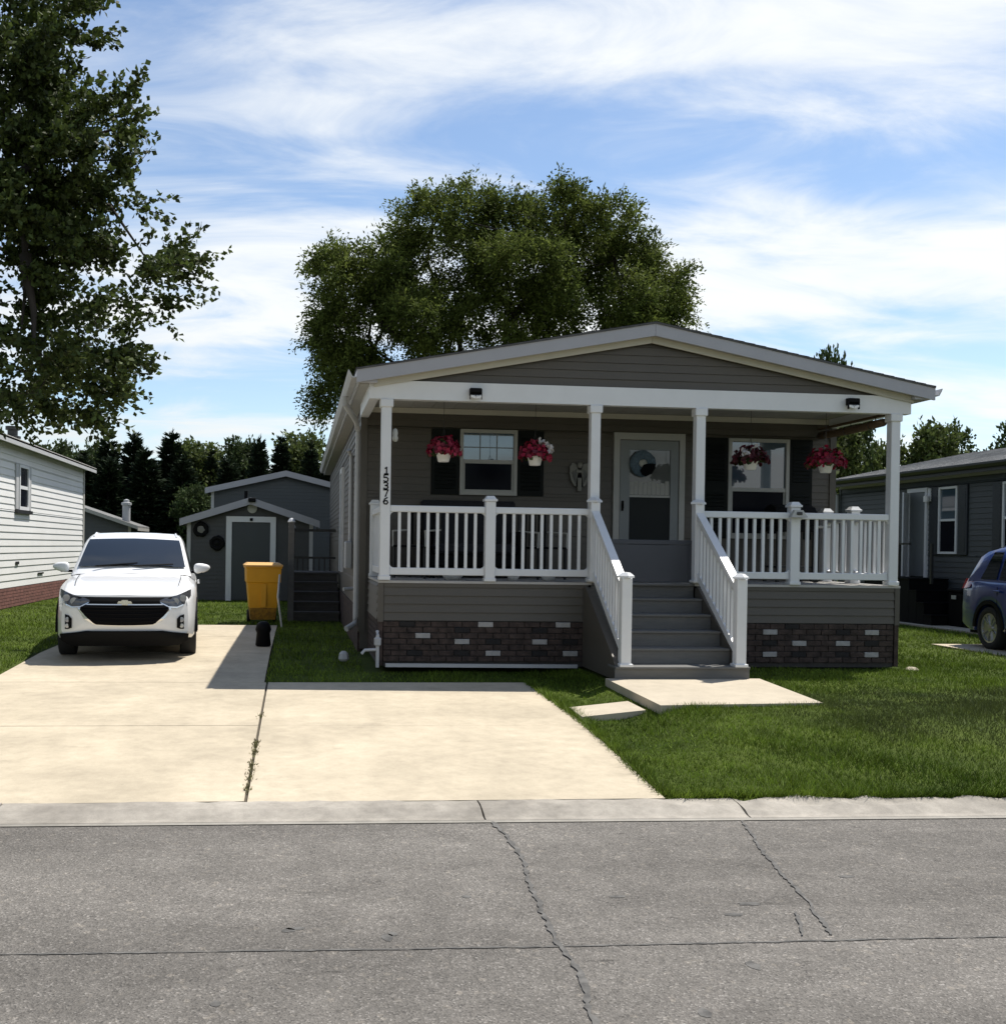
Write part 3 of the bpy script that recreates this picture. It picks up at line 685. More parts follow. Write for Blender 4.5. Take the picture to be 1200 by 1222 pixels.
def steps():
    SO = (4.42, 11.64, 0)
    s = thing('porch_steps', 'grey composite steps rising between white handrails to the porch', 'steps', SO)
    n = 6; run = .293; zs = [.19+.182*i for i in range(n)]; zs[-1] = 1.098
    X0, X1 = 3.62, 5.22
    for i in range(n):
        y = 11.64+run*i; zb = zs[i-1]+.001 if i else .03
        xa, xb = (X0, X1) if i == 0 else (3.74, 5.10)
        MB(SO).box(xa, xb, y+.022, y+.045, zb, zs[i]-.029).build('riser', 'composite', s)
        yt = y+run+.02 if i < n-1 else 13.075
        MB(SO).box(xa-.0, xb+.0, y, yt, zs[i]-.028, zs[i], .004).build('tread', 'composite', s)
    MB(SO).box(3.63, 5.21, 11.70, 11.92, .161, .186).build('tread', 'composite', s)
    for x0, x1 in ((3.63, 3.735), (5.105, 5.21)):
        poly = [(11.67, .03), (13.085, .03), (13.085, 1.04), (12.98, 1.04), (11.80, .29), (11.67, .16)]
        MB(SO).prism_x(poly, x0, x1).build('side_panel', 'siding', s)
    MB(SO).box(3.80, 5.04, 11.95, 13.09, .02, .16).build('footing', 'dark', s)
    return s
steps()

def stair_rail(org, label):
    t = thing('stair_railing', label, 'railing', org, 0, 'white stair railings')
    y0, y1, z0, z1 = 0, 1.32, .0, .0
    for (y, zb, zt) in ((.0, .186-.186, 1.02), (1.33, .93, 1.94)):
        p = MB().box(-.06, .06, y-.06, y+.06, zb, zt, .006).build('newel', 'white', t)
        MB().lathe((0, y, zt), [(.085*1.2, 0), (.085*1.2, .022), (.05, .06), (.0, .065)], 4).build('newel_cap', 'white', p)
        p.children[0].rotation_euler = (0, 0, 0)
        MB().box(-.078, .078, y-.078, y+.078, zb, zb+.035, .005).build('newel_base', 'white', p)
    a, c = Vector((0, .05, .92)), Vector((0, 1.28, 1.80))
    MB().bar(a, c, .10, .055, (0, 0, 1)).build('hand_rail', 'white', t)
    MB().bar(a-Vector((0, 0, .07)), c-Vector((0, 0, .07)), .05, .06, (0, 0, 1)).build('upper_rail', 'white', t)
    a2, c2 = Vector((0, .05, .16)), Vector((0, 1.28, 1.02))
    MB().bar(a2, c2, .05, .085, (0, 0, 1)).build('bottom_rail', 'white', t)
    for k in range(11):
        f = (k+.7)/11.3; p0 = a2.lerp(c2, f); p1 = a.lerp(c, f)
        MB().box(-.018, .018, p0.y-.018, p0.y+.018, p0.z, p1.z-.04).build('baluster', 'white', t)
    return t
sr = stair_rail((3.745, 11.71, .186), 'white stair railing on the side of the steps nearest the driveway')
dup(sr, (5.115, 11.71, .186), 0, 'white stair railing on the side of the steps nearest the lawn and blue car')

_bal = None
def rail_run(org, rz, label, bays, posts, group, nb=9):
    """porch railing: local x along the run; bays (x0,x1), posts x"""
    global _bal
    t = thing('porch_railing', label, 'railing', org, rz, group)
    if _bal is None:
        _bal = MB().box(-.018, .018, -.018, .018, 1.262, 1.962).mesh('baluster'); _bal.materials.append(M['white'])
    for x0, x1 in bays:
        MB().box(x0, x1, -.042, .042, 1.962, 2.045, .008).build('top_rail', 'white', t)
        MB().box(x0, x1, -.028, .028, 1.172, 1.262, .006).build('bottom_rail', 'white', t)
        n = max(3, round((x1-x0)/.122)-1)
        for k in range(n): link('baluster', _bal, None, t, (x0+(x1-x0)*(k+1)/(n+1), 0, 0))
        # the small curved gussets where rails meet posts
        b = MB()
        for (zc, sg) in ((1.962, -1), (1.262, 1)):
            for xx, sx in ((x0, 1), (x1, -1)): b.prism([(xx, zc), (xx+sx*.045, zc), (xx+sx*.018, zc+sg*.016), (xx, zc+sg*.045)], -.02, .02)
        b.build('gusset', 'white', t, kind='stuff')
    for xp in posts:
        p = MB().box(xp-.065, xp+.065, -.065, .065, 1.10, 2.115, .006).build('rail_post', 'white', t)
        b = MB(); b.box(xp-.082, xp+.082, -.082, .082, 2.115, 2.145, .004); b.add([(xp-.07, -.07, 2.146), (xp+.07, -.07, 2.146), (xp+.07, .07, 2.146), (xp-.07, .07, 2.146), (xp-.045, -.045, 2.185), (xp+.045, -.045, 2.185), (xp+.045, .045, 2.185), (xp-.045, .045, 2.185)], [(0, 1, 5, 4), (1, 2, 6, 5), (2, 3, 7, 6), (3, 0, 4, 7), (4, 5, 6, 7)])
        b.build('post_cap', 'white', p); MB().box(xp-.075, xp+.075, -.075, .075, 1.101, 1.14, .004).build('post_base', 'white', p)
    return t
G_ = 'white porch railings'
rail_run((0, 13.142, 0), 0, 'white front porch railing below the two window baskets, on the house number side', [(1.143, 2.352), (2.482, 3.697)], [2.417], G_)
rail_run((0, 13.142, 0), 0, 'white front porch railing in front of the grill, carrying a lantern on its post', [(5.213, 6.385), (6.515, 7.747)], [6.45], G_)
rail_run((1.08, 13.205, 0), R(90), 'short white porch railing running back to the house above the downspout', [(.0, 1.63)], [1.70], G_)
rail_run((7.81, 13.205, 0), R(90), 'sunlit white porch railing on the side facing the neighbour with a blue car', [(.0, .84), (.97, 1.62)], [.905, 1.69], G_)

# ------------------------------------------------------------------ things on the porch
def solar_light(x, z, label):
    o = (x, 13.07, z); t = thing('solar_light', label, 'floodlight', o, 0, 'floodlights on the porch beam')
    MB().box(-.075, .075, -.05, .0, -.02, .075, .008).build('housing', 'black', t)
    for s in (-1, 1): MB().add([(s*.005, -.085, -.062), (s*.068, -.085, -.045), (s*.068, -.03, -.02), (s*.005, -.03, -.02), (s*.005, -.085, -.035), (s*.068, -.085, -.018), (s*.068, -.03, .0), (s*.005, -.03, .0)], [(0, 1, 2, 3), (4, 5, 6, 7), (0, 1, 5, 4), (1, 2, 6, 5), (2, 3, 7, 6), (3, 0, 4, 7)]).build('lamp_head', 'pot', t)
    b = MB(); b.box(-.075, -.069, -.09, -.05, -.07, .06); b.box(.069, .075, -.09, -.05, -.07, .06); b.box(-.069, .069, -.09, -.05, .02, .07); b.build('hood', 'black', t)
solar_light(2.19, 3.455, 'black solar floodlight on the white beam above the window with two baskets')
solar_light(7.17, 3.475, 'black solar floodlight on the white beam at the end nearest the neighbour')

def petals(rng, n, rx, rz, size, flat=.55):
    u = rng.normal(size=(n, 3)); u /= np.linalg.norm(u, axis=1)[:, None]
    u[:, 2] = np.where(u[:, 2] < -.1, -u[:, 2]*.6, u[:, 2])
    rad = rng.uniform(.72, 1.06, n)[:, None]
    p = u*rad*np.array([rx, rx, rz])
    p[:, 2] -= .30*(p[:, 0]**2+p[:, 1]**2)/rx*np.clip((np.hypot(p[:, 0], p[:, 1])-.4*rx)/rx, 0, 1)
    nrm = u+rng.normal(size=(n, 3))*.5; nrm /= np.linalg.norm(nrm, axis=1)[:, None]
    a = np.cross(nrm, rng.normal(size=(n, 3))); a /= np.linalg.norm(a, axis=1)[:, None]; b = np.cross(nrm, a)
    s = size*rng.uniform(.7, 1.3, n)[:, None]
    c5 = []
    for k in range(5):
        an = 2*math.pi*k/5; c5.append(p+(a*math.cos(an)+b*math.sin(an))*s+nrm*s*.25)
    v = np.stack([p]+c5, 1).reshape(-1, 3); base = np.arange(n)[:, None]*6
    f = np.concatenate([np.stack([base[:, 0], base[:, 0]+1+k, base[:, 0]+1+(k+1) % 5], -1) for k in range(5)])
    return v, f
def basket(x, y, zpot, rx, rz, label, ma, nwhite, seed, wdir=None):
    rng = np.random.default_rng(seed)
    t = thing('hanging_basket', label, 'flower basket', (x, y, zpot), 0, 'hanging flower baskets along the porch')
    MB().lathe((0, 0, 0), [(.062, 0), (.072, .005), (.098, .105), (.108, .107), (.108, .122), (.09, .122), (.085, .10)], 18).build('pot', 'pot', t, True)
    v, f = petals(rng, 420, rx, rz, .028); v[:, 2] += .135
    link('flowers', np_mesh('flowers', v, f), ma, t, kind='stuff')
    v, f = petals(rng, 160, rx*.85, rz*.8, .03); v[:, 2] += .125
    link('leaves', np_mesh('leaves', v, f), 'broad', t, kind='stuff')
    if nwhite:
        v, f = petals(rng, nwhite*7, rx*1.06, rz*1.08, .026)
        vv = v.reshape(-1, 6, 3); ctr = rng.normal(size=(nwhite, 3)); ctr[:, 1] = -abs(ctr[:, 1]); ctr[:, 2] = abs(ctr[:, 2])*.8
        if wdir: ctr += np.array(wdir)
        ctr /= np.linalg.norm(ctr, axis=1)[:, None]; ctr *= np.array([rx, rx, rz])*1.02
        for i in range(nwhite):
            sl = slice(i*7, (i+1)*7); vv[sl] += (ctr[i]+rng.normal(size=(7, 3))*.018-vv[sl, 0])[:, None, :]
        v = vv.reshape(-1, 3); v[:, 2] += .13
        link('white_flowers', np_mesh('white_flowers', v, f), 'petal_white', t, kind='stuff')
    top = 3.535-zpot; b = MB()
    for k in range(3):
        a = 2*math.pi*k/3+.4; b.tube([(.1*math.cos(a), .1*math.sin(a), .115), (0, 0, .42)], .0025, 4)
    b.tube([(0, 0, .42), (0, 0, top)], .003, 4); b.build('hanger', 'metal', t)
basket(1.85, 13.42, 2.625, .225, .205, 'full crimson hanging basket over the shutter nearest the house number post', 'petal_red', 0, 1)
basket(3.05, 13.42, 2.605, .215, .19, 'crimson hanging basket with white blooms on its right, between window and angel', 'petal_red', 7, 2, (1.4, -.3, .6))
basket(5.97, 13.42, 2.615, .235, .185, 'dark red hanging basket with a few white blooms in front of the large window', 'petal_dark', 5, 3, (-.7, -.5, .5))
basket(7.04, 13.46, 2.60, .255, .215, 'round bright crimson basket at the open end of the porch', 'petal_red', 0, 4)

def angel():
    t = thing('angel_ornament', 'pale winged angel ornament hung on the siding beside the door', 'ornament', (4.075, 15.02, 2.60))
    for s in (-1, 1):
        b = MB(); pts = [(.02, .08), (.06, .17), (.11, .185), (.145, .13), (.15, .03), (.125, -.07), (.085, -.14), (.055, -.16), (.045, -.06)]
        b.prism([(s*x, z) for x, z in pts], -.035, -.01); b.build('wing', 'angel', t)
        b = MB()
        for k in range(4): b.bar((s*(.055+k*.022), -.038, .10-k*.015), (s*(.06+k*.012), -.038, -.12+k*.03), .006, .006, (0, 1, 0))
        b.build('feather', 'metal', t, kind='stuff')
    MB().prism([(-.05, .02), (.05, .02), (.06, -.16), (-.06, -.16)], -.03, -.005).build('robe', 'dark', t)
    MB().box(-.03, .03, -.042, -.012, -.225, -.03, .004).build('stem', 'angel', t)
    MB().lathe((0, -.035, .155), [(0, -.05), (.035, -.035), (.048, 0), (.035, .035), (0, .05)], 12).build('head', 'angel', t, True)
    MB().box(-.055, .055, -.045, -.012, .04, .085, .006).build('collar', 'angel', t)
angel()
def wreath():
    t = thing('door_wreath', 'round blue grey wreath with a dark bow hanging on the storm door', 'wreath', (5.02, 15.0, 2.80))
    prof = []
    b = MB(); n, m_ = 28, 8
    vs = []; fs = []
    for i in range(n):
        a = 2*math.pi*i/n
        for k in range(m_):
            q = 2*math.pi*k/m_; r = .125+.07*math.cos(q)*random.uniform(.9, 1.12); vs.append((r*math.cos(a), .03*math.sin(q)*random.uniform(.8, 1.2)-.02, r*math.sin(a)))
    for i in range(n):
        for k in range(m_): fs.append((i*m_+k, ((i+1) % n)*m_+k, ((i+1) % n)*m_+(k+1) % m_, i*m_+(k+1) % m_))
    b.add(vs, fs).build('ring', 'wreath', t)
    MB().lathe((0, -.03, 0), [(.062, .02), (.062, 0), (.03, -.012), (0, -.015)], 14, 'y').build('centre', 'clock', t, True)
    b = MB(); b.prism([(.0, -.02), (.09, .0), (.175, -.005), (.17, -.07), (.12, -.15), (.04, -.19), (-.02, -.17), (-.05, -.11)], -.075, -.052); b.build('bow', 'dark', t)
wreath()
def rolled_blind():
    t = thing('rolled_blind', 'brown rolled up bamboo blind hung under the side beam of the porch', 'blind', (7.74, 13.25, 3.26))
    b = MB(); pts = [(0, y, .02-.015*math.sin(y*1.7)) for y in np.linspace(.02, 1.72, 9)]; b.tube(pts, .055, 10); b.build('roll', 'bamboo', t, True)
    for y in (.3, .95, 1.5): MB().tube([(.0+.062*math.cos(a), y, .01+.062*math.sin(a)) for a in np.linspace(0, 2*math.pi, 13)]+[(.05, y, .14)], .006, 5).build('hook', 'metal', t)
    MB().box(-.02, .02, .0, 1.75, .10, .13).build('head_rail', 'bamboo', t)
rolled_blind()
def lantern():
    t = thing('post_lantern', 'small grey pagoda lantern sitting on the railing post before the large window', 'lantern', (6.45, 13.03, 2.0))
    MB().add([(-.10, -.05, .0), (.10, -.05, .0), (.10, .03, .0), (-.10, .03, .0), (-.055, -.035, .075), (.055, -.035, .075), (.055, .02, .075), (-.055, .02, .075)], [(3, 2, 1, 0), (4, 5, 6, 7), (0, 1, 5, 4), (1, 2, 6, 5), (2, 3, 7, 6), (3, 0, 4, 7)]).build('roof_cap', 'clock', t)
    MB().box(-.035, .035, -.062, -.045, .012, .05, .004).build('lamp', 'metal', t); MB().box(-.105, .105, -.055, .035, -.02, .0).build('base', 'white_dull', t)
lantern()
o = MB().lathe((0, 0, 0), [(.0, 0), (.028, .01), (.04, .05), (.028, .08), (.036, .11), (.026, .16), (.0, .175)], 10).build('hanging_ornament', 'clock', None, True, (1.205, 13.24, 2.85)); tag(o, 'small pale ornament hanging just behind the house number post', 'ornament')
def chair(x, y, rz, label, ma='black'):
    t = thing('patio_chair', label, 'chair', (x, y, 1.10), rz, 'dark patio chairs on the porch')
    MB().box(-.25, .25, -.24, .24, .42, .45, .008).build('seat', ma, t)
    bk = MB().box(-.25, .25, .21, .235, .90, .945, .006).build('backrest', ma, t)
    for k in range(6): MB().box(-.20+k*.08-.012, -.20+k*.08+.012, .215, .23, .46, .90).build('slat', ma, bk)
    for sx in (-1, 1):
        for sy in (-1, 1): MB().box(sx*.235-.014, sx*.235+.014, sy*.22-.014, sy*.22+.014, 0, .42 if sy < 0 else .92).build('leg', 'metal', t)
        MB().tube([(sx*.25, -.23, .43), (sx*.25, -.24, .64), (sx*.25, .2, .66)], .014, 6).build('armrest', 'clock', t)
chair(1.62, 14.25, R(-35), 'dark slatted patio chair at the house number end of the porch')
chair(3.38, 14.35, R(25), 'dark slatted patio chair beside the stair end of the railing')
def sofa():
    t = thing('porch_sofa', 'dark charcoal outdoor sofa behind the railing under the smaller window', 'sofa', (2.42, 14.62, 1.10))
    ma = mat('charcoal_cushion', (.012, .013, .018), .9, .2, 8)
    MB().box(-.62, .62, -.36, .36, .16, .34, .02).build('base', 'black', t)
    MB().box(-.68, .68, .22, .38, .30, 1.10, .03).build('backrest', ma, t)
    for s in (-1, 1):
        MB().box(s*.30-.29, s*.30+.29, -.38, .20, .345, .48, .03).build('cushion', ma, t)
        MB().box(s*.66-.06, s*.66+.06, -.38, .21, .08, .66, .02).build('armrest', 'black', t)
        for y in (-.3, .3): MB().box(s*.58-.03, s*.58+.03, y-.03, y+.03, 0, .158).build('leg', 'black', t)
sofa()
def grill():
    t = thing('barbecue_grill', 'black lidded barbecue grill in the sunlit end of the porch', 'grill', (7.02, 14.42, 1.10))
    MB().box(-.30, .30, -.24, .24, .72, .82, .01).build('firebox', 'black', t)
    prof = [(-.24, .822), (-.245, .95), (-.15, 1.07), (0, 1.11), (.15, 1.07), (.24, .95), (.24, .822)]
    MB().prism_x(prof, -.30, .30).build('lid', 'black', t)
    MB().tube([(-.2, -.28, .93), (.2, -.28, .93)], .012).build('handle', 'chrome', t)
    MB().box(.305, .52, -.2, .2, .78, .81, .006).build('side_shelf', 'clock', t); MB().box(-.52, -.305, -.2, .2, .78, .81, .006).build('side_shelf', 'black', t)
    for sx in (-1, 1):
        for sy in (-1, 1): MB().box(sx*.27-.02, sx*.27+.02, sy*.2-.02, sy*.2+.02, .0 if sx < 0 else .14, .72).build('leg', 'metal', t)
        if sx > 0:
            for sy in (-1, 1): MB().lathe((.27, sy*.24, .075), [(.0, -.02), (.075, -.02), (.075, .02), (.0, .02)], 14, 'y').build('wheel', 'tyre', t)
    MB().box(-.26, .26, -.18, .18, .2, .23).build('bottom_shelf', 'metal', t)
grill()
for i, (x, rr, lb) in enumerate(((2.02, .17, 'wide pale bowl planter on the deck under the railing by its middle post'), (2.83, .10, 'small pale bowl on the deck between middle railing post and steps'), (3.30, .12, 'pale clay bowl on the deck beside the patio chair near the steps'))):
    t = thing('bowl_planter', lb, 'planter', (x, 13.62, 1.10), 0, 'bowls on the porch floor')
    MB().lathe((0, 0, 0), [(rr*.5, 0), (rr*.7, .03), (rr, .11), (rr*.97, .115), (rr*.85, .08)], 18).build('bowl', 'pot', t, True)
    MB().lathe((0, 0, .07), [(rr*.8, 0), (rr*.5, .02), (0, .025)], 14).build('soil', 'mortar', t)
def gate():
    t = thing('pet_gate', 'charcoal board gate closing the porch at the top of the steps', 'gate', (4.45, 13.15, 1.10))
    MB().box(-.615, .615, -.012, .012, .015, .50, .005).build('panel', 'gate', t)
    MB().box(-.625, .625, -.018, .018, .502, .56, .005).build('top_bar', 'gate', t)
    for s in (-1, 1): MB().box(s*.60-.02, s*.60+.02, -.026, -.0125, .02, .50).build('stile', 'gate', t)
gate()
def tap():
    t = thing('garden_tap', 'pale pipe with a garden tap at the corner of the brick skirt', 'tap', (1.0, 13.0, 0))
    MB().tube([(0, 0, .02), (0, 0, .42), (0, .08, .46)], .022, 8).build('pipe', 'white_dull', t)
    MB().lathe((0, 0, .33), [(.02, -.05), (.045, -.03), (.045, .05), (.02, .07)], 8).build('valve', 'white_dull', t)
    MB().tube([(-.02, 0, .24), (-.16, -.02, .235), (-.2, -.03, .19)], .02, 8).build('spout', 'white_dull', t)
tap()
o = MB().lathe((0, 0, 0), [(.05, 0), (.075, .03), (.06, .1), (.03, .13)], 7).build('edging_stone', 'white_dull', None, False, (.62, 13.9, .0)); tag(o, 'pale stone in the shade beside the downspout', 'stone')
o = MB().lathe((0, 0, 0), [(.09, 0), (.10, .02), (.05, .05)], 7).build('edging_stone', 'concrete2', None, False, (7.98, 12.9, .0)); tag(o, 'flat pale stone in the grass at the lawn side corner of the porch', 'stone')

# ------------------------------------------------------------------ side steps, bin, small things by the drive
def side_steps():
    O = (.45, 21.0, 0); t = thing('side_steps', 'dark wooden side stairs and landing with handrails beside the shed', 'steps', O)
    n = 5
    for i in range(n):
        z = .20+.19*i; y = 20.95+.30*i
        MB(O).box(-.16, .83, y+.02, y+.05, z-.19 if i else .01, z-.041).build('riser', 'darkwood', t)
        MB(O).box(-.18, .85, y, y+.32 if i < n-1 else 23.6, z-.04, z, .004).build('tread', 'darkwood', t)
    MB(O).prism_x([(20.98, .01), (23.6, .01), (23.6, .90), (22.2, .90)], -.165, -.13).build('side_panel', 'darkwood', t)
    for y, zt, ma in ((20.99, 1.98, 'composite'), (22.35, 1.9, 'composite'), (23.5, 1.9, 'darkwood')):
        p = MB(O).box(-.19, -.07, y-.055, y+.055, 0, zt, .006).build('rail_post', ma, t)
        MB(O).lathe((-.13, y, zt), [(.075, 0), (.075, .02), (.045, .07), (0, .085)], 8).build('post_cap', 'white', p)
    MB(O).bar((-.13, 21.0, 1.86), (-.13, 22.35, 1.86), .06, .06).build('hand_rail', 'white_dull', t)
    MB(O).bar((-.13, 22.35, 1.86), (-.13, 23.5, 1.86), .06, .06).build('hand_rail', 'darkwood', t)
    MB(O).bar((-.13, 23.5, 1.86), (.84, 23.5, 1.86), .05, .06).build('hand_rail', 'darkwood', t)
    for k in range(7): MB(O).box(-.02+k*.12, .01+k*.12, 23.49, 23.52, .96, 1.25).build('baluster', 'darkwood', t)
    MB(O).bar((-.13, 23.5, 1.25), (.84, 23.5, 1.25), .04, .05).build('bottom_rail', 'darkwood', t)
side_steps()
def bin_():
    t = thing('wheelie_bin', 'yellow wheelie bin standing at the end of the driveway by the side stairs', 'bin', (-.68, 20.75, 0), R(6))
    def ring(w, d, z, y0=0): return [(-w, y0-d, z), (w, y0-d, z), (w, y0+d, z), (-w, y0+d, z)]
    def loft(rings):
        b = MB(); vs = []; fs = []
        for r in rings: vs += r
        for i in range(len(rings)-1):
            for k in range(4): fs.append((i*4+k, i*4+(k+1) % 4, i*4+4+(k+1) % 4, i*4+4+k))
        fs += [(3, 2, 1, 0), tuple(len(rings)*4-4+k for k in range(4))]; return b.add(vs, fs)
    loft([ring(.26, .26, .30), ring(.305, .31, .78), ring(.325, .335, .80), ring(.335, .345, 1.06), ring(.35, .36, 1.07), ring(.35, .36, 1.10)]).build('body', 'yellow', t)
    loft([ring(.235, .235, .07), ring(.262, .262, .297)]).build('base', mat('shaded_yellow_base', (.26, .13, .006), .6, .5, 14), t)  # same yellow darkened; the shade at the bin's foot is put into the colour
    b = MB(); b.prism([(-.045, .32), (.045, .32), (.05, .76), (-.05, .76)], -.325, -.27); b.build('lift_rib', 'yellow', t)
    b = MB(); loft([ring(.36, .375, 1.102, -.005), ring(.365, .38, 1.13, -.005), ring(.30, .30, 1.175, 0)]).build('lid', mat('sunlit_yellow_lid', (.64, .36, .10), .5), t)  # paler yellow: the bright highlight on the lid's top is put into the colour
    MB().bar((-.28, .40, 1.08), (.28, .40, 1.08), .04, .04).build('handle', 'black', t)
    for s in (-1, 1): MB().lathe((s*.25, .22, .12), [(.0, -.035), (.12, -.035), (.12, .035), (0, .035)], 16, 'x').build('wheel', 'tyre', t)
bin_()
o = MB().lathe((0, 0, 0), [(.10, 0), (.115, .02), (.10, .2), (.12, .25), (.10, .33), (.05, .37)], 12).build('black_canister', 'black', None, True, (-.50, 15.9, .0)); tag(o, 'small black canister standing on the shaded concrete in front of the yellow bin', 'canister')  # a small black canister, nothing growing in it
o = MB().tube([(-.28, 19.6, .0), (-.36, 19.75, .55), (-.34, 20.2, .95)], .02, 6).build('garden_stake', 'clock', None); tag(o, 'thin pale stake leaning beside the yellow bin', 'stake')

# ------------------------------------------------------------------ shed and houses behind
def gabled(name, label, cat, org, x0, x1, y0, y1, z0, ze, za, oh, wall_ma, trim, exp, roofma, fas=.15, openings=(), front=True, apx=None, sidex=True, group=None):
    t = thing(name, label, cat, org, 0, group); ap = (x0+x1)/2 if apx is None else apx
    b = MB(org); b.prism([(x0, z0), (x1, z0), (x1, ze), (ap, za), (x0, ze)], y0, y1); w = b.build('wall', wall_ma, t)
    z = z0+.02
    while front and z < za-.05:
        zt = min(z+exp, za-.02)
        ivs = []
        def half(zz):
            if zz <= ze: return x0, x1
            f = (za-zz)/(za-ze); return ap-(ap-x0)*f, ap+(x1-ap)*f
        l0, r0 = half(z); l1, r1 = half(zt); segs = [(l0, r0, l1, r1)]
        for o in openings:
            if o[2] < zt-.01 and o[3] > z+.01:
                segs = [q for s in segs for q in ((s[0], min(s[1], o[0]), s[2], min(s[3], o[0])), (max(s[0], o[1]), s[1], max(s[2], o[1]), s[3])) if q[1]-q[0] > .02]
        for a, c, a1, c1 in segs:
            vs = [(a, y0-.016, z), (c, y0-.016, z), (c, y0-.001, z), (a, y0-.001, z), (a1, y0-.004, zt-.002), (c1, y0-.004, zt-.002), (c1, y0-.001, zt-.002), (a1, y0-.001, zt-.002)]
            MB(org).add(vs, [(3, 2, 1, 0), (4, 5, 6, 7), (0, 1, 5, 4), (1, 2, 6, 5), (2, 3, 7, 6), (3, 0, 4, 7)]).build('siding_plank', wall_ma, w)
        z = zt
    for sgn, xe in ((-1, x0), (1, x1)):
        sl = (za-ze)/abs(xe-ap); xo = xe+sgn*oh; zo = ze-sl*oh
        vs = []
        for y in (y0-oh, y1+oh): vs += [(ap, y, za+.10), (xo, y, zo+.10), (xo, y, zo+.045), (ap, y, za+.045)]
        rf = MB(org).add(vs, [(0, 1, 2, 3), (7, 6, 5, 4), (0, 4, 5, 1), (1, 5, 6, 2), (2, 6, 7, 3), (3, 7, 4, 0)]).build('roof', roofma, t)
        vs = []
        for y in (y0-oh-.025, y0-oh-.002): vs += [(ap, y, za+.095), (xo, y, zo+.095), (xo, y, zo+.095-fas), (ap, y, za+.095-fas)]
        MB(org).add(vs, [(0, 1, 2, 3), (7, 6, 5, 4), (0, 4, 5, 1), (1, 5, 6, 2), (2, 6, 7, 3), (3, 7, 4, 0)]).build('fascia_board', trim, rf)
        xa, xb = sorted((xo, xo-sgn*.02)); MB(org).box(xa, xb, y0-oh, y1+oh, zo-.07, zo+.04).build('eave_board', trim, rf)
        xa, xb = sorted((xe+sgn*.02, xe-sgn*.08)); MB(org).box(xa, xb, y0-.035, y0+.03, z0, ze+ (.0 if not front else -.0)).build('corner_trim', 'white_dull' if trim != 'soffit' else trim, t)
    return t
def shed():
    O = (-1.27, 28.7, 0)
    t = gabled('garden_shed', 'dark grey garden shed with white framed door behind the yellow bin', 'shed', O, -2.95, .38, 28.7, 32.2, 0, 2.16, 2.70, .20, 'siding_shed', 'fascia', .11, 'shingle_dark', .19, [(-1.94, -.60, 0, 2.28)])
    b = MB(O); b.box(-1.93, -1.78, 28.64, 28.70, 0, 2.28); b.box(-.75, -.60, 28.64, 28.70, 0, 2.28); b.box(-1.78, -.75, 28.64, 28.70, 2.13, 2.28)
    d = b.build('door', 'white', t); MB(O).box(-1.77, -.76, 28.67, 28.70, .03, 2.12).build('door_leaf', 'siding_grey', d)
    MB(O).box(-1.30, -1.22, 28.60, 28.64, 2.16, 2.24, .01).build('door_lamp', 'black', d)
    MB(O).tube([(-.86, 28.66, 1.05), (-.86, 28.62, 1.05)], .03).build('handle', 'metal', d)
    MB(O).lathe((-1.24, 28.66, 2.50), [(.0, -.03), (.13, -.02), (.13, .02)], 18, 'y').build('round_plaque', 'clock', t, label='pale round plaque above the door')
    MB(O).box(-1.34, -1.14, 28.40, 28.47, 2.66, 2.78, .015).build('gable_lamp', 'black', t)
    MB(O).box(-1.47, -1.38, 28.9, 29.0, 2.7, 2.98).build('roof_vent', 'black', t)
    return t
shed()
def ring_ornament(x, z, label, inner):
    t = thing('wall_wreath', label, 'ornament', (x, 28.66, z), 0, 'round ornaments on the shed wall')
    n, m_ = 18, 6; vs = []; fs = []
    for i in range(n):
        a = 2*math.pi*i/n
        for k in range(m_):
            q = 2*math.pi*k/m_; r = .15+.055*math.cos(q)*random.uniform(.7, 1.3); vs.append((r*math.cos(a), .03*math.sin(q)-.02, r*math.sin(a)))
    for i in range(n):
        for k in range(m_): fs.append((i*m_+k, ((i+1) % n)*m_+k, ((i+1) % n)*m_+(k+1) % m_, i*m_+(k+1) % m_))
    MB().add(vs, fs).build('ring', 'black', t)
    MB().lathe((0, -.02, 0), [(.10, .012), (.10, 0), (0, -.02)], 14, 'y').build('centre', inner, t)
ring_ornament(-2.6, 1.91, 'round ornament with a pale centre on the shed wall, nearer its corner', 'angel')
ring_ornament(-2.17, 1.55, 'round black ornament on the shed wall, beside the door frame', 'black')
t = gabled('mobile_home', 'plain grey gabled mobile home rising behind the garden shed', 'house', (-.4, 37, 0), -3.0, 2.1, 37, 50, 0, 3.42, 4.02, .22, 'siding_grey', 'fascia', .12, 'shingle_dark', .20)
t2 = gabled('mobile_home', 'low dark roofed home with white flue pipe, behind the white house', 'house', (-8.4, 38, 0), -11.2, -5.9, 38, 40.2, 0, 2.12, 3.0, .3, 'siding_grey', 'soffit', .12, 'shingle_mid', .12)
MB((-8.4, 38, 0)).lathe((-6.1, 38.3, 2.15), [(.14, 0), (.14, .7), (.18, .72), (.18, .8), (.10, .82), (.10, .9), (0, .93)], 12).build('flue_pipe', 'white_dull', t2)

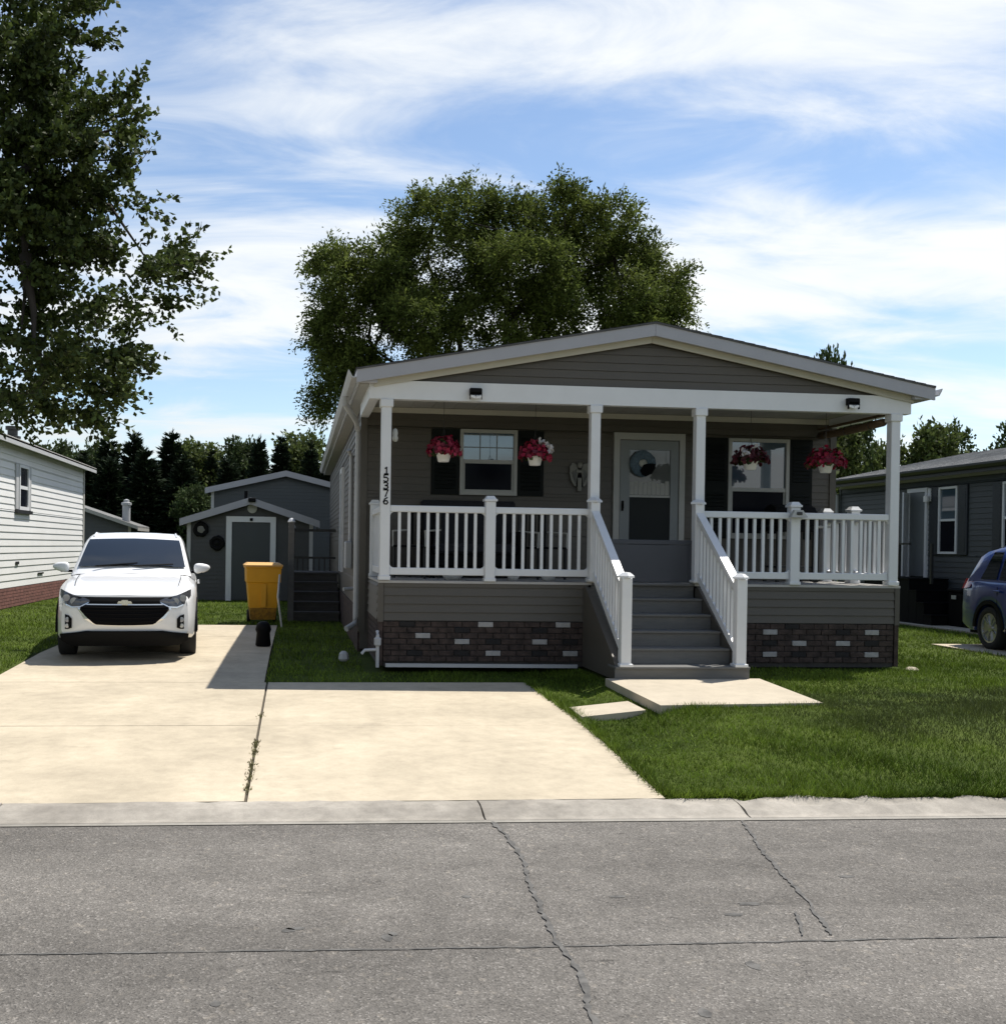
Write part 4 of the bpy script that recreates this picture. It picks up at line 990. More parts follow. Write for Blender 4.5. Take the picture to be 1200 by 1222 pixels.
def white_house():
    O = (-6.5, 26, 0); t = thing('mobile_home', 'white sided mobile home with red brick skirting left of the white car', 'house', O)
    X, Y0, Y1 = -6.5, 17.0, 32.85
    b = MB(O); b.box(X-7, X-.02, Y0, Y1, .1, 3.72); w = b.build('wall', 'siding_white', t)
    lap(w, O, '+x', X-.015, Y0, Y1-.14, .47, 3.72, .158, 'siding_white', [(25.0, 26.42, 2.24, 3.34)], lip=.02)
    MB(O).box(X-.03, X+.02, Y1-.14, Y1+.02, .1, 3.72).build('corner_trim', 'soffit', w)
    # brick skirting: real courses
    sk = MB(O).box(X-.02, X-.004, Y0, Y1, .0, .468).build('brick_skirting', 'mortar', t)
    bmsh = MB().box(0, .012, 0, .285, 0, .062).mesh('brick'); bmsh.materials.append(M['redbrick'])
    for r in range(6):
        y = Y0+(.15 if r % 2 else 0); 
        while y < Y1-.29:
            if y > 22.6: link('brick', bmsh, None, sk, Vector((X-.002, y, .02+r*.074))-Vector(O))
            y += .295
    MB(O).box(X-.01, X+.012, Y0, 22.6, .0, .46).build('brick_skirting', 'redbrick', t)
    # window with shutters
    wd = MB(O); y0, y1, z0, z1 = 25.28, 26.14, 2.26, 3.32
    for a in ((y0, y0+.07, z0, z1), (y1-.07, y1, z0, z1), (y0+.07, y1-.07, z0, z0+.08), (y0+.07, y1-.07, z1-.07, z1)): wd.box(X-.02, X+.045, *a)
    wo = wd.build('window', 'white', t); MB(O).box(X-.015, X+.03, y0+.07, y1-.07, 2.75, 2.83).build('meeting_rail', 'white', wo)
    MB(O).box(X-.014, X+.012, y0+.07, y1-.07, z0+.08, 2.75).build('pane', 'pane_dark', wo); MB(O).box(X-.014, X+.012, y0+.07, y1-.07, 2.83, z1-.07).build('pane', 'pane_dark', wo)
    MB(O).box(X-.02, X+.07, 25.02, 26.40, 2.17, 2.255).build('sill', 'metal', wo)
    for a, c in ((25.02, 25.26), (26.16, 26.40)):
        s = MB(O).box(X-.018, X+.03, a, c, 2.26, 3.32, .01).build('shutter', 'white_dull', t)
    # roof with overhanging eave and vents
    for sgn in (1, -1):
        xr = X-3.5; xe = X+.30 if sgn > 0 else X-7.3; zr_, ze = 4.45, 3.80
        vs = []
        for y in (Y0-.3, Y1+.35): vs += [(xr, y, zr_), (xe, y, ze), (xe, y, ze-.06), (xr, y, zr_-.06)]
        rf = MB(O).add(vs, [(0, 1, 2, 3), (7, 6, 5, 4), (0, 4, 5, 1), (1, 5, 6, 2), (2, 6, 7, 3), (3, 7, 4, 0)]).build('roof', 'shingle', t)
        xa, xb = sorted((xe, xe-sgn*.025)); MB(O).box(xa, xb, Y0-.3, Y1+.35, ze-.15, ze-.02).build('eave_fascia', 'white_dull', rf)
        if sgn > 0: MB(O).box(X-.01, xe-.03, Y0, Y1+.3, 3.722, 3.735).build('eave_soffit', 'white_dull', rf)
    MB(O).prism([(X-7, 3.72), (X-.02, 3.72), (X-3.5, 4.36)], Y1-.1, Y1).build('gable_end', 'siding_white', t)
    c = (-8.45, 32.2, 4.1); b = MB(O); b.lathe(c, [(.17, 0), (.17, .45), (.24, .47), (.24, .53), (.15, .55), (.15, .7), (.21, .72), (.21, .82), (0, .84)], 12); b.build('roof_vent', 'metal', t)
    # weathered scars low on the siding
    MB(O).box(X+.006, X+.03, 25.1, 25.35, .98, 1.05).build('siding_scar', 'metal', t); MB(O).box(X+.006, X+.03, 27.2, 27.75, .70, .74).build('siding_scar', 'metal', t)
white_house()

def right_house():
    O = (14.2, 20, 0); t = thing('mobile_home', 'slate grey mobile home with pale door beyond the blue car', 'house', O)
    X, Y0, Y1 = 14.2, 8.0, 26.35
    b = MB(O); b.box(X+.02, X+7.6, Y0, Y1, .0, 3.3); w = b.build('wall', 'siding_grey', t)
    lap(w, O, '-x', X+.015, Y0, Y1-.06, .45, 3.28, .115, 'siding_grey', [(20.98, 22.33, 1.50, 3.05), (22.42, 23.2, 1.0, 3.06), (18.5, 20.2, 1.50, 3.05)], lip=.018)
    MB(O).box(X-.012, X+.04, Y1-.06, Y1+.02, .1, 3.28).build('corner_trim', 'siding_grey', w)
    MB(O).box(X-.015, X+.018, Y0, Y1, .0, .448).build('skirting', 'siding_grey', t)
    MB(O).box(X-.03, X+.012, Y0, Y1, 3.20, 3.28).build('frieze', 'fascia', w)
    for a, c, lo in ((21.34, 22.00, 1.54), (18.95, 19.86, 1.54)):
        b = MB(O); z0, z1 = lo, 3.02
        for q in ((a, a+.05, z0, z1), (c-.05, c, z0, z1), (a+.05, c-.05, z0, z0+.05), (a+.05, c-.05, z1-.05, z1)): b.box(X-.045, X+.012, *q)
        wo = b.build('window', 'white', t); MB(O).box(X-.035, X+.01, a+.05, c-.05, 2.26, 2.31).build('meeting_rail', 'white', wo)
        MB(O).box(X-.012, X+.01, a+.05, c-.05, z0+.05, 2.26).build('pane', 'pane_dark', wo); MB(O).box(X-.012, X+.01, a+.05, c-.05, 2.31, z1-.05).build('pane', 'pane_sky', wo)
        for s0, s1 in ((a-.33, a-.02), (c+.02, c+.33)):
            sh = MB(O).box(X-.03, X+.012, s0, s1, 1.52, 3.04, .008).build('shutter', mat('navy_shutter', (.028, .034, .042), .5), t)
            b = MB(O); z = 1.6
            while z < 2.95: b.box(X-.038, X-.031, s0+.05, s1-.05, z, z+.03); z += .06
            b.build('louvre', sh.data.materials[0], sh, kind='stuff')
    b = MB(O)
    for q in ((22.42, 22.50, 1.0, 3.04), (23.12, 23.20, 1.0, 3.04), (22.50, 23.12, 2.95, 3.04)): b.box(X-.05, X+.012, *q)
    d = b.build('door', 'white', t); MB(O).box(X-.02, X+.008, 22.50, 23.12, 1.02, 2.95).build('door_leaf', 'storm', d)
    # storm door swung part open
    MB(O).add([(X-.05, 23.12, 1.02), (X-.42, 22.72, 1.02), (X-.44, 22.745, 1.02), (X-.07, 23.145, 1.02), (X-.05, 23.12, 2.94), (X-.42, 22.72, 2.94), (X-.44, 22.745, 2.94), (X-.07, 23.145, 2.94)], [(3, 2, 1, 0), (4, 5, 6, 7), (0, 1, 5, 4), (1, 2, 6, 5), (2, 3, 7, 6), (3, 0, 4, 7)]).build('storm_door', 'white', d)
    la = MB(O).box(X-.06, X+.012, 22.28, 22.38, 2.72, 3.02, .01).build('wall_lamp', 'white', t); MB(O).lathe((X-.12, 22.33, 2.78), [(0, -.08), (.06, -.07), (.06, .05), (.03, .08)], 10).build('shade', 'pot', la)
    for sgn in (1, -1):
        xr = X+3.8; xe = X-.35 if sgn > 0 else X+7.95; zr_, ze = 4.28, 3.42
        vs = []
        for y in (Y0-.3, Y1+.3): vs += [(xr, y, zr_), (xe, y, ze), (xe, y, ze-.07), (xr, y, zr_-.07)]
        rf = MB(O).add(vs, [(0, 1, 2, 3), (7, 6, 5, 4), (0, 4, 5, 1), (1, 5, 6, 2), (2, 6, 7, 3), (3, 7, 4, 0)]).build('roof', 'shingle', t)
        if sgn > 0:
            b = MB(O); n = 26
            for k in range(n):
                f0, f1 = k/n, (k+1.03)/n; xa, xb = xr+(xe-xr)*f0, xr+(xe-xr)*f1; za, zb = zr_+(ze-zr_)*f0, zr_+(ze-zr_)*f1; y = Y0-.3
                b.add([(xa, Y0-.3, za+.006), (xb, Y0-.3, zb+.016), (xb, Y1+.3, zb+.016), (xa, Y1+.3, za+.006), (xb, Y0-.3, zb+.004), (xb, Y1+.3, zb+.004)], [(0, 1, 2, 3), (1, 4, 5, 2)])
            b.build('shingle_course', 'shingle', rf, kind='stuff')
            MB(O).box(xe, xe+.025, Y0-.3, Y1+.3, 3.23, 3.36).build('eave_fascia', 'metal', rf)
            MB(O).box(xe+.03, X+.01, Y0, Y1+.25, 3.283, 3.295).build('eave_soffit', 'fascia', rf)
            prof = [(xe, 3.41), (xe, 3.31), (xe-.07, 3.31), (xe-.11, 3.37), (xe-.11, 3.41)]
            MB(O).prism(prof, Y0-.3, Y1+.3).build('gutter', 'metal', t)
    MB(O).tube([(X-.28, Y1+.1, 3.3), (X-.05, Y1+.05, 3.05), (X-.05, Y1+.05, .3)], .04).build('downspout', 'white_dull', t)
    MB(O).prism([(X, 3.3), (X+7.6, 3.3), (X+3.8, 4.2)], Y1-.1, Y1).build('gable_end', 'siding_grey', t)
right_house()
def dark_steps():
    O = (13.7, 22.2, 0); t = thing('entry_steps', 'black entry steps and landing below the pale door of the slate house', 'steps', O)
    for i in range(4):
        MB(O).box(13.25, 14.15, 20.75+.28*i, 21.02+.28*i if i < 3 else 23.4, .0+.0*i, .25*(i+1)-.03).build('riser', 'black', t)
        MB(O).box(13.23, 14.16, 20.73+.28*i, 21.04+.28*i if i < 3 else 23.42, .25*(i+1)-.029, .25*(i+1)).build('tread', 'black', t)
    for y in (20.8, 22.0, 23.35): MB(O).box(13.24, 13.29, y-.025, y+.025, .9, 1.75).build('rail_post', 'metal', t)
    MB(O).bar((13.265, 21.6, 1.75), (13.265, 23.35, 1.75), .045, .045).build('hand_rail', 'metal', t)
dark_steps()
for i, (y, lb) in enumerate(((20.0, 'black lidded box against the slate wall nearest the blue car'), (20.5, 'black lidded box against the slate wall next to the entry steps'))):
    t = thing('storage_box', lb, 'box', (13.85, y, 0), 0, 'black boxes along the slate wall')
    MB().box(-.25, .25, -.23, .23, .0, .74, .02).build('body', 'black', t); MB().box(-.27, .27, -.245, .245, .745, .82, .02).build('lid', 'black', t)
    MB().box(-.285, -.27, -.07, .07, .6, .68).build('handle', 'clock', t)

# ------------------------------------------------------------------ cars
def smooth(a, k=2):
    for _ in range(k): a = np.concatenate([[a[0]], (a[:-2]+2*a[1:-1]+a[2:])/4, [a[-1]]])
    return a
def suv(label, loc, rz, paint, group):
    t = thing('parked_suv', label, 'car', loc, rz, group)
    Lc = 4.65; WF, WR, WZ, RW, RA = .93, 3.66, .345, .345, .415
    ys = np.unique(np.round(np.concatenate([np.linspace(.0, 1.5, 34), np.linspace(1.5, 3.1, 22), np.linspace(3.1, Lc, 36)]), 3)); n = len(ys)
    hw = smooth(np.interp(ys, [0, .12, .35, .8, 1.4, 2.4, 3.6, 4.2, 4.5, Lc], [.80, .845, .885, .912, .92, .92, .92, .90, .87, .84]))
    zt = smooth(np.interp(ys, [0, .06, .2, .5, .9, 1.3, 1.6, 3.0, 4.2, 4.55, Lc], [.86, .90, .955, 1.02, 1.07, 1.115, 1.10, 1.12, 1.15, 1.14, 1.10]), 1)
    zs = np.interp(ys, [0, .2, .6, 1.3, 4.2, Lc], [.83, .90, .955, 1.01, 1.06, 1.05])         # shoulder
    zb0 = np.interp(ys, [0, .3, 4.3, Lc], [.34, .28, .28, .36])
    arch = np.zeros(n)
    for yw in (WF, WR):
        d2 = RA**2-(ys-yw)**2; arch = np.maximum(arch, np.where(d2 > 0, WZ+np.sqrt(np.maximum(d2, 0)), 0))
    zb = np.maximum(zb0, arch)
    rows = []
    for i in range(n):
        w, b_, s_h, tp = hw[i], zb[i], zs[i], zt[i]
        b_ = min(b_, s_h-.12)
        hwd = w*.86
        pts = [(0, b_), (w*.72, b_), (w*.965, b_), (w*.995, b_+.04), (w*1.0, b_+(s_h-b_)*.45), (w*.985, b_+(s_h-b_)*.82), (w*.955, s_h), (hwd, s_h+(tp-s_h)*.62), (w*.66, tp-.012), (w*.33, tp), (0, tp+.004)]
        rows.append(pts)
    K = len(rows[0]); yoff = lambda x, i: .11*(abs(x)/.9)**2.6*max(0, 1-ys[i]/.7) - .10*(abs(x)/.9)**2.6*max(0, 1-(Lc-ys[i])/.6)
    vs = []; fs = []
    for i in range(n):
        ring = [(x, ys[i]+yoff(x, i), z) for x, z in rows[i]]+[(-x, ys[i]+yoff(x, i), z) for x, z in rows[i][-2:0:-1]]
        vs += ring
    rn = 2*K-2
    for i in range(n-1):
        for k in range(rn): fs.append((i*rn+k, i*rn+(k+1) % rn, (i+1)*rn+(k+1) % rn, (i+1)*rn+k))
    # fascia grids front and back
    def face(i, nose, sgn):
        base = len(vs); fr = [1.0, .93, .8, .6, .35, 0, -.35, -.6, -.8, -.93, -1.0]; zz = [rows[i][k][1] for k in range(2, K)]; xx = [rows[i][k][0] for k in range(2, K)]
        for r, (x, z) in enumerate(zip(xx, zz)):
            for f in fr: vs.append((x*f, nose(z, x*f, f), z if r < len(zz)-1 or True else z))
        m_ = len(fr)
        for r in range(len(zz)-1):
            for k in range(m_-1): a = base+r*m_+k; fs.append((a, a+1, a+m_+1, a+m_))
    def nose_f(z, x, f):
        edge = .0+.11*(abs(x)/.9)**2.6
        bul = -.075*math.sin(min(1, max(0, (z-.30)/.60))*math.pi)**.7*(1-abs(f)**6)
        return edge+bul
    fr = [1.0, .95, .86, .7, .5, .25, 0, -.25, -.5, -.7, -.86, -.95, -1.0]
    zlev = np.linspace(.34, .862, 11); base = len(vs)
    side = lambda z: np.interp(z, [.34, .38, .55, .70, .83, .862], [.772, .797, .80, .79, .765, .70])
    for z in zlev:
        for f in fr: x = side(z)*f; vs.append((x, nose_f(z, x, f), z))
    m_ = len(fr)
    for r in range(10):
        for k in range(m_-1): a = base+r*m_+k; fs.append((a, a+1, a+m_+1, a+m_))
    zl2 = np.linspace(.36, 1.10, 9); base = len(vs)
    for z in zl2:
        for f in fr:
            x = .82*f*(1 if z < .95 else 1-(z-.95)*.5); vs.append((x, Lc-.10*(abs(x)/.9)**2.6+.07*math.sin((z-.36)/.74*math.pi)*(1-abs(f)**6), z))
    for r in range(8):
        for k in range(m_-1): a = base+r*m_+k; fs.append((a, a+1, a+m_+1, a+m_))
    body = MB().add(vs, fs).build('body', paint, t, True)
    # greenhouse
    gy = np.array([1.22, 1.42, 1.62, 1.82, 2.0, 2.12, 2.3, 2.6, 3.0, 3.4, 3.8, 4.1, 4.28, 4.42, 4.56])
    gz = np.array([1.10, 1.225, 1.345, 1.455, 1.555, 1.605, 1.655, 1.69, 1.695, 1.68, 1.645, 1.595, 1.51, 1.33, 1.14])
    def gx(z): return .83-.15*(max(z, 1.08)-1.08)/.58-.03*max(0, (z-1.5)/.16)**2
    vs = []; fs = []
    for y, z in zip(gy, gz):
        zbelt = 1.06; tp = [gx(zbelt), gx(zbelt+(z-zbelt)*.5), gx(z-.02 if z > 1.2 else z)]
        pr = [(tp[0], zbelt), (tp[1], zbelt+(z-zbelt)*.5), (tp[2], z-.028), (tp[2]*.9, z-.006), (tp[2]*.5, z+.008), (0, z+.014)]
        plan = lambda x: .13*(abs(x)/.7)**2*(1 if y < 2.6 else 0)*max(0, (2.6-y)/1.4) - .10*(abs(x)/.7)**2*max(0, (y-3.8)/.8)
        vs += [(x, y+plan(x), zz) for x, zz in pr]+[(-x, y+plan(x), zz) for x, zz in pr[-2::-1]]
    rn = 11
    for i in range(len(gy)-1):
        for k in range(rn-1): fs.append((i*rn+k, i*rn+k+1, (i+1)*rn+k+1, (i+1)*rn+k))
    MB().add(vs, fs).build('cabin', paint, t, True)
    def gpt(y, fx, off):
        z = float(np.interp(y, gy, gz)); x = gx(z)*fx; p = .13*(abs(x)/.7)**2*max(0, (2.6-y)/1.4) - .10*(abs(x)/.7)**2*max(0, (y-3.8)/.8)
        crown = .012*(1-abs(fx)**2)-.012*abs(fx)
        return Vector((x, y+p, z+crown))+off
    def sheet(name, y0, y1, fx, off, ma, k=7, taper=0.0):
        v = []; f = []; yy = np.linspace(y0, y1, 8)
        for a, y in enumerate(yy):
            for q in np.linspace(-1, 1, 13): v.append(gpt(y, q*fx, off))
        for a in range(7):
            for c in range(12): f.append((a*13+c, a*13+c+1, a*13+14+c, a*13+13+c))
        return MB().add(v, f).build(name, ma, t, True)
    sheet('windshield', 1.36, 2.06, .93, Vector((0, -.012, .02)), 'car_glass')
    sheet('rear_window', 4.30, 4.50, .86, Vector((0, .016, .018)), 'car_glass')
    # black band and wipers at the foot of the windshield
    MB().tube([gpt(1.34, -.62, Vector((0, -.03, .035))), gpt(1.40, .1, Vector((0, -.03, .035)))], .010, 5).build('wiper', 'black', t)
    MB().tube([gpt(1.34, .05, Vector((0, -.03, .035))), gpt(1.40, .72, Vector((0, -.03, .035)))], .010, 5).build('wiper', 'black', t)
    for s in (-1, 1):
        for (yb0, yb1, yt0, yt1) in ((1.56, 2.52, 2.06, 2.50), (2.60, 3.52, 2.60, 3.50), (3.60, 4.10, 3.58, 3.86)):
            zb_, zt_ = 1.125, float(np.interp(min(max(yt0, 2.15), 3.8), gy, gz))-.10
            v = []; f = []
            for a in range(5):
                q = a/4; z = zb_+(zt_-zb_)*q; ya, yb = yb0+(yt0-yb0)*q, yb1+(yt1-yb1)*q
                for c in range(4):
                    y = ya+(yb-ya)*c/3; zmax = float(np.interp(y, gy, gz)); zz = min(z, zmax-.05); x = gx(zz)
                    # the section bends at mid-height; follow it
                    p = .13*(x/.7)**2*max(0, (2.6-y)/1.4) - .10*(x/.7)**2*max(0, (y-3.8)/.8)
                    v.append((s*(x+.010), y+p, zz))
            for a in range(4):
                for c in range(3): f.append((a*4+c, a*4+c+1, a*4+5+c, a*4+4+c))
            MB().add(v, f).build('side_window', 'car_glass', t, True)
        # mirror
        b = MB(); bm = bmesh.new(); bmesh.ops.create_uvsphere(bm, u_segments=16, v_segments=10, radius=1)
        for q in bm.verts:
            x, y, z = q.co; sg = lambda a, e: math.copysign(abs(a)**e, a)
            x, y, z = sg(x, .75), sg(y, .8), sg(z, .7); tp = 1-.28*(x*s*.5+.5)
            q.co = (s*.985+x*.118, 1.55+y*.07*tp+.03*(x*s), 1.19+z*.078*tp+(.018 if z < 0 else -.004)*(x*s))
        
        b.bm(bm); mi = b.build('mirror', paint, t, True); MB().bar((s*.83, 1.58, 1.13), (s*.99, 1.56, 1.135), .09, .035).build('mirror_stalk', 'black', mi)
        # head lamps hug the corner of the nose
        def lampsheet(name, pts, ma, push, par=t):
            v = []; f = []
            for a in range(len(pts)):
                (xa, z0, z1) = pts[a]
                for q in range(4):
                    z = z0+(z1-z0)*q/3; y = nose_f(z, xa, xa/side(min(max(z, .34), .862))) if xa < .76 else .11*(xa/.9)**2.6+(xa-.76)*1.9
                    v.append((s*xa, y-push+.03*max(0, (z-.8)/.1), z))
            for a in range(len(pts)-1):
                for q in range(3): f.append((a*4+q, a*4+q+1, a*4+5+q, a*4+4+q))
            return MB().add(v, f).build(name, ma, par, True)
        hl = lampsheet('headlight', [(.44, .775, .80), (.52, .72, .835), (.60, .705, .85), (.68, .715, .875), (.75, .745, .905), (.80, .80, .925), (.835, .85, .935)], 'lens_dark', .016)
        for (xc, zc, rr) in ((.64, .785, .045), (.735, .825, .045)):
            MB().lathe((s*xc, nose_f(zc, xc, .9)-.02, zc), [(0, -.006), (rr, -.004), (rr, .02)], 14, 'y').build('projector', 'lens', hl)
        lampsheet('running_light', [(.45, .765, .775), (.56, .705, .722), (.66, .70, .715), (.74, .735, .75)], 'chrome', .022, hl)
        fg = lampsheet('fog_light', [(.66, .44, .56), (.70, .425, .60), (.74, .42, .61), (.785, .43, .625)], 'black', .014)
        MB().lathe((s*.715, nose_f(.52, .715, .9)-.016, .545), [(0, -.008), (.035, -.005), (.035, .02)], 12, 'y').build('lamp', 'lens', fg)
        MB().lathe((s*.72, nose_f(.47, .715, .9)-.016, .465), [(0, -.004), (.028, -.003), (.028, .02)], 12, 'y').build('lamp', 'rim', fg)
        # tail lamp wraps the rear corner
        v = [(s*.885, 4.28, .98), (s*.868, 4.46, .96), (s*.84, 4.60, .95), (s*.62, 4.70, .97), (s*.815, 4.25, 1.10), (s*.80, 4.44, 1.12), (s*.775, 4.585, 1.12), (s*.60, 4.685, 1.09)]
        MB().add(v, [(0, 1, 5, 4), (1, 2, 6, 5), (2, 3, 7, 6)]).build('tail_light', 'lens_red', t, True)
        MB().box(min(s*.935, s*.90), max(s*.935, s*.90), 1.45, 3.15, .28, .38, .008).build('sill_trim', 'black', t)
        for yd in (2.45, 3.40): MB().box(min(s*.925, s*.955), max(s*.925, s*.955), yd-.10, yd+.08, .93, .96, .006).build('door_handle', paint, t)
        # door shut lines as narrow dark recess strips
        b = MB()
        for yd in (1.52, 2.56, 3.42): b.bar((s*.921, yd, .42), (s*.915, yd, 1.02), .004, .008, (0, 1, 0))
        b.build('door_seam', 'black', t)
        MB().tube([(s*.60, 2.25, 1.63), (s*.585, 2.5, 1.685), (s*.585, 3.7, 1.665), (s*.60, 3.95, 1.60)], .016, 6).build('roof_rail', 'chrome' if paint == 'paint_blue' else paint, t)
        for yw in (WF, WR):
            w = bpy.data.objects.new('wheel', None); COL.objects.link(w); w.parent = t; w.location = (s*.80, yw, WZ); w.empty_display_size = .1
            if s < 0: w.rotation_euler = (0, 0, math.pi)
            MB().lathe((0, 0, 0), [(.20, -.11), (.32, -.11), (RW, -.085), (RW, .085), (.325, .108), (.25, .112), (.235, .09), (.235, -.02), (.2, -.02)], 28, 'x').build('tyre', 'tyre', w, True)
            MB().lathe((0, 0, 0), [(.236, .07), (.238, .098), (.215, .098), (.205, .06), (.205, .0)], 28, 'x').build('rim', 'rim', w)
            b = MB()
            for q in range(10):
                a = 2*math.pi*q/10+(.11 if q % 2 else -.11); b.bar((.075, .03*math.cos(a), .03*math.sin(a)), (.085, .215*math.cos(a), .215*math.sin(a)), .022, .02, (1, 0, 0))
            b.lathe((.0, 0, 0), [(.06, .05), (.06, .09), (.0, .095)], 14, 'x'); b.build('spokes', 'rim', w)
            MB().lathe((0, 0, 0), [(.0, -.03), (.21, -.03), (.21, .02), (.0, .025)], 20, 'x').build('brake_disc', 'dark', w)
            xa, xb = sorted((s*.62, s*.90))
            b = MB(); m2 = 14
            for q in range(m2):
                a0, a1 = math.pi*q/m2, math.pi*(q+1)/m2
                v = [(xx, yw+r_*math.cos(a), WZ+r_*math.sin(a)) for xx in (s*.89, s*.924) for (r_, a) in ((RA-.03, a0), (RA-.03, a1), (RA+.035, a1), (RA+.035, a0))]
                b.add(v, [(0, 1, 2, 3), (4, 5, 6, 7), (0, 1, 5, 4), (2, 3, 7, 6), (1, 2, 6, 5), (3, 0, 4, 7)])
            b.build('arch_trim', 'black', t)
    for s in (-1, 1):
        pts = []
        for y in np.linspace(.30, 1.26, 12):
            i = int(np.argmin(abs(ys-y))); w = hw[i]; xx = .755*w; pts.append((s*xx, ys[i]+yoff(xx, i), zs[i]+(zt[i]-zs[i])*.83+.003))
        MB().tube(pts, .0045, 5).build('hood_seam', 'black', t)
    # nose: slim upper grille with chrome line, emblem, main grille, valance
    def nsheet(name, rowsz, ma, push, sub=8):
        v = []; f = []
        for (z, x0) in rowsz:
            for q in np.linspace(-1, 1, 2*sub+1): x = x0*q; v.append((x, nose_f(z, x, x/.8)-push+.03*max(0, (z-.8)/.1), z+.012*(1-q*q)*(-1 if z < .6 else -.2)))
        c = 2*sub+1
        for a in range(len(rowsz)-1):
            for q in range(2*sub): f.append((a*c+q, a*c+q+1, (a+1)*c+q+1, (a+1)*c+q))
        return MB().add(v, f).build(name, ma, t)
    nsheet('upper_grille', [(.755, .53), (.79, .56), (.825, .59), (.842, .60)], 'black', .014)
    nsheet('chrome_surround', [(.478, .335), (.487, .385), (.56, .505), (.68, .585), (.752, .585)], 'chrome', .010)
    gr = nsheet('grille', [(.486, .355), (.505, .39), (.60, .495), (.675, .557), (.740, .557)], 'dark', .018)
    for z in (.53, .58, .63, .68, .715):
        hw_ = float(np.interp(z, [.49, .60, .68, .735], [.36, .48, .545, .545])); v = []
        pts = [(x, nose_f(z, x, x/.8)-.024, z-.008*(1-(x/hw_)**2)) for x in np.linspace(-hw_, hw_, 13)]
        MB().tube(pts, .006, 5).build('grille_bar', 'black', gr)
    em = nose_f(.775, 0, 0)-.035
    MB().prism([(-.095, .757), (-.038, .757), (-.038, .743), (.038, .743), (.038, .757), (.095, .757), (.078, .789), (.040, .789), (.040, .803), (-.040, .803), (-.040, .789), (-.078, .789)], em-.006, em+.014).build('emblem', 'gold', t)
    v = []; f = []
    for (z, x0, dy) in ((.20, .68, .07), (.27, .80, .02), (.36, .815, -.012), (.385, .60, -.02), (.405, .48, -.02)):
        for q in np.linspace(-1, 1, 15): x = x0*q; v.append((x, nose_f(.40, x, x/.85)+dy-.02+.02*abs(q)**6, z))
    for a in range(4):
        for q in range(14): f.append((a*15+q, a*15+q+1, a*15+16+q, a*15+15+q))
    MB().add(v, f).build('lower_valance', 'black', t, True)
    MB().box(-.74, .74, .15, 4.5, .22, .40).build('underbody', 'dark', t)
    MB().box(-.70, .70, 4.62, 4.70, .36, .50, .02).build('rear_valance', 'black', t)
    return t
suv('white SUV parked facing the street on the concrete driveway', (-2.22, 13.93, -.02), R(5.5), 'paint_white', 'parked SUVs')
suv('dark blue SUV parked on the neighbour\'s drive, cut off by the picture edge', (11.68, 12.2, .012), R(-4), 'paint_blue', 'parked SUVs').scale = (1, .95, 1)

# ------------------------------------------------------------------ vegetation
def leaves(rng, pos, axis, length, width, nrm_up=.5):
    n = len(pos)
    axis = axis/np.maximum(np.linalg.norm(axis, axis=1), 1e-6)[:, None]
    r = rng.normal(size=(n, 3)); r[:, 2] += nrm_up
    side = np.cross(axis, r); side /= np.maximum(np.linalg.norm(side, axis=1), 1e-6)[:, None]
    L = (length*rng.uniform(.65, 1.3, n))[:, None]; W = (width*rng.uniform(.7, 1.25, n))[:, None]
    nr = np.cross(axis, side)
    a = pos; b = pos+axis*L*.5+side*W*.5+nr*W*.12; c = pos+axis*L; d = pos+axis*L*.5-side*W*.5+nr*W*.12
    v = np.stack([a, b, c, d], 1).reshape(-1, 3); f = np.arange(4*n).reshape(-1, 4)
    return v, f
def crown(rng, blobs, nclump, ntwig, nleaf, tl, ll, lw, up=.2, droop=0., spread=.12, shell=.55, core=None, outw=.75, rnd=.75):
    """blobs: (cx,cy,cz,rx,ry,rz); twigs fan out of clumps scattered in the blobs"""
    B = np.array(blobs, float); vol = B[:, 3]*B[:, 4]*B[:, 5]; vol = vol**.75; pr = vol/vol.sum()
    idx = rng.choice(len(B), nclump, p=pr); u = rng.normal(size=(nclump, 3)); u /= np.linalg.norm(u, axis=1)[:, None]
    rad = rng.uniform(shell**2, 1, nclump)[:, None]**.5
    C = B[idx, :3]+u*rad*B[idx, 3:]
    core = B[:, :3].mean(0) if core is None else np.array(core)
    out = u*.7+(C-core)/np.linalg.norm(C-core, axis=1)[:, None]
    K = nclump*ntwig; base = np.repeat(C, ntwig, 0); d = np.repeat(out, ntwig, 0)*outw+rng.normal(size=(K, 3))*rnd; d[:, 2] += up-droop
    d /= np.linalg.norm(d, axis=1)[:, None]; tlen = tl*rng.uniform(.5, 1.25, K)
    N = K*nleaf; tt = np.tile(np.linspace(.1, 1, nleaf), K)*1.0
    D = np.repeat(d, nleaf, 0); P = np.repeat(base, nleaf, 0)+D*(tt*np.repeat(tlen, nleaf))[:, None]
    P[:, 2] -= droop*.6*tt**2*np.repeat(tlen, nleaf)
    off = rng.normal(size=(N, 3))*spread*(1.1-.7*tt)[:, None]*tl; ax = D*.7+rng.normal(size=(N, 3))*.6; ax[:, 2] -= droop*.5
    v, f = leaves(rng, P+off, ax, ll, lw)
    return v, f, C, base, d, tlen
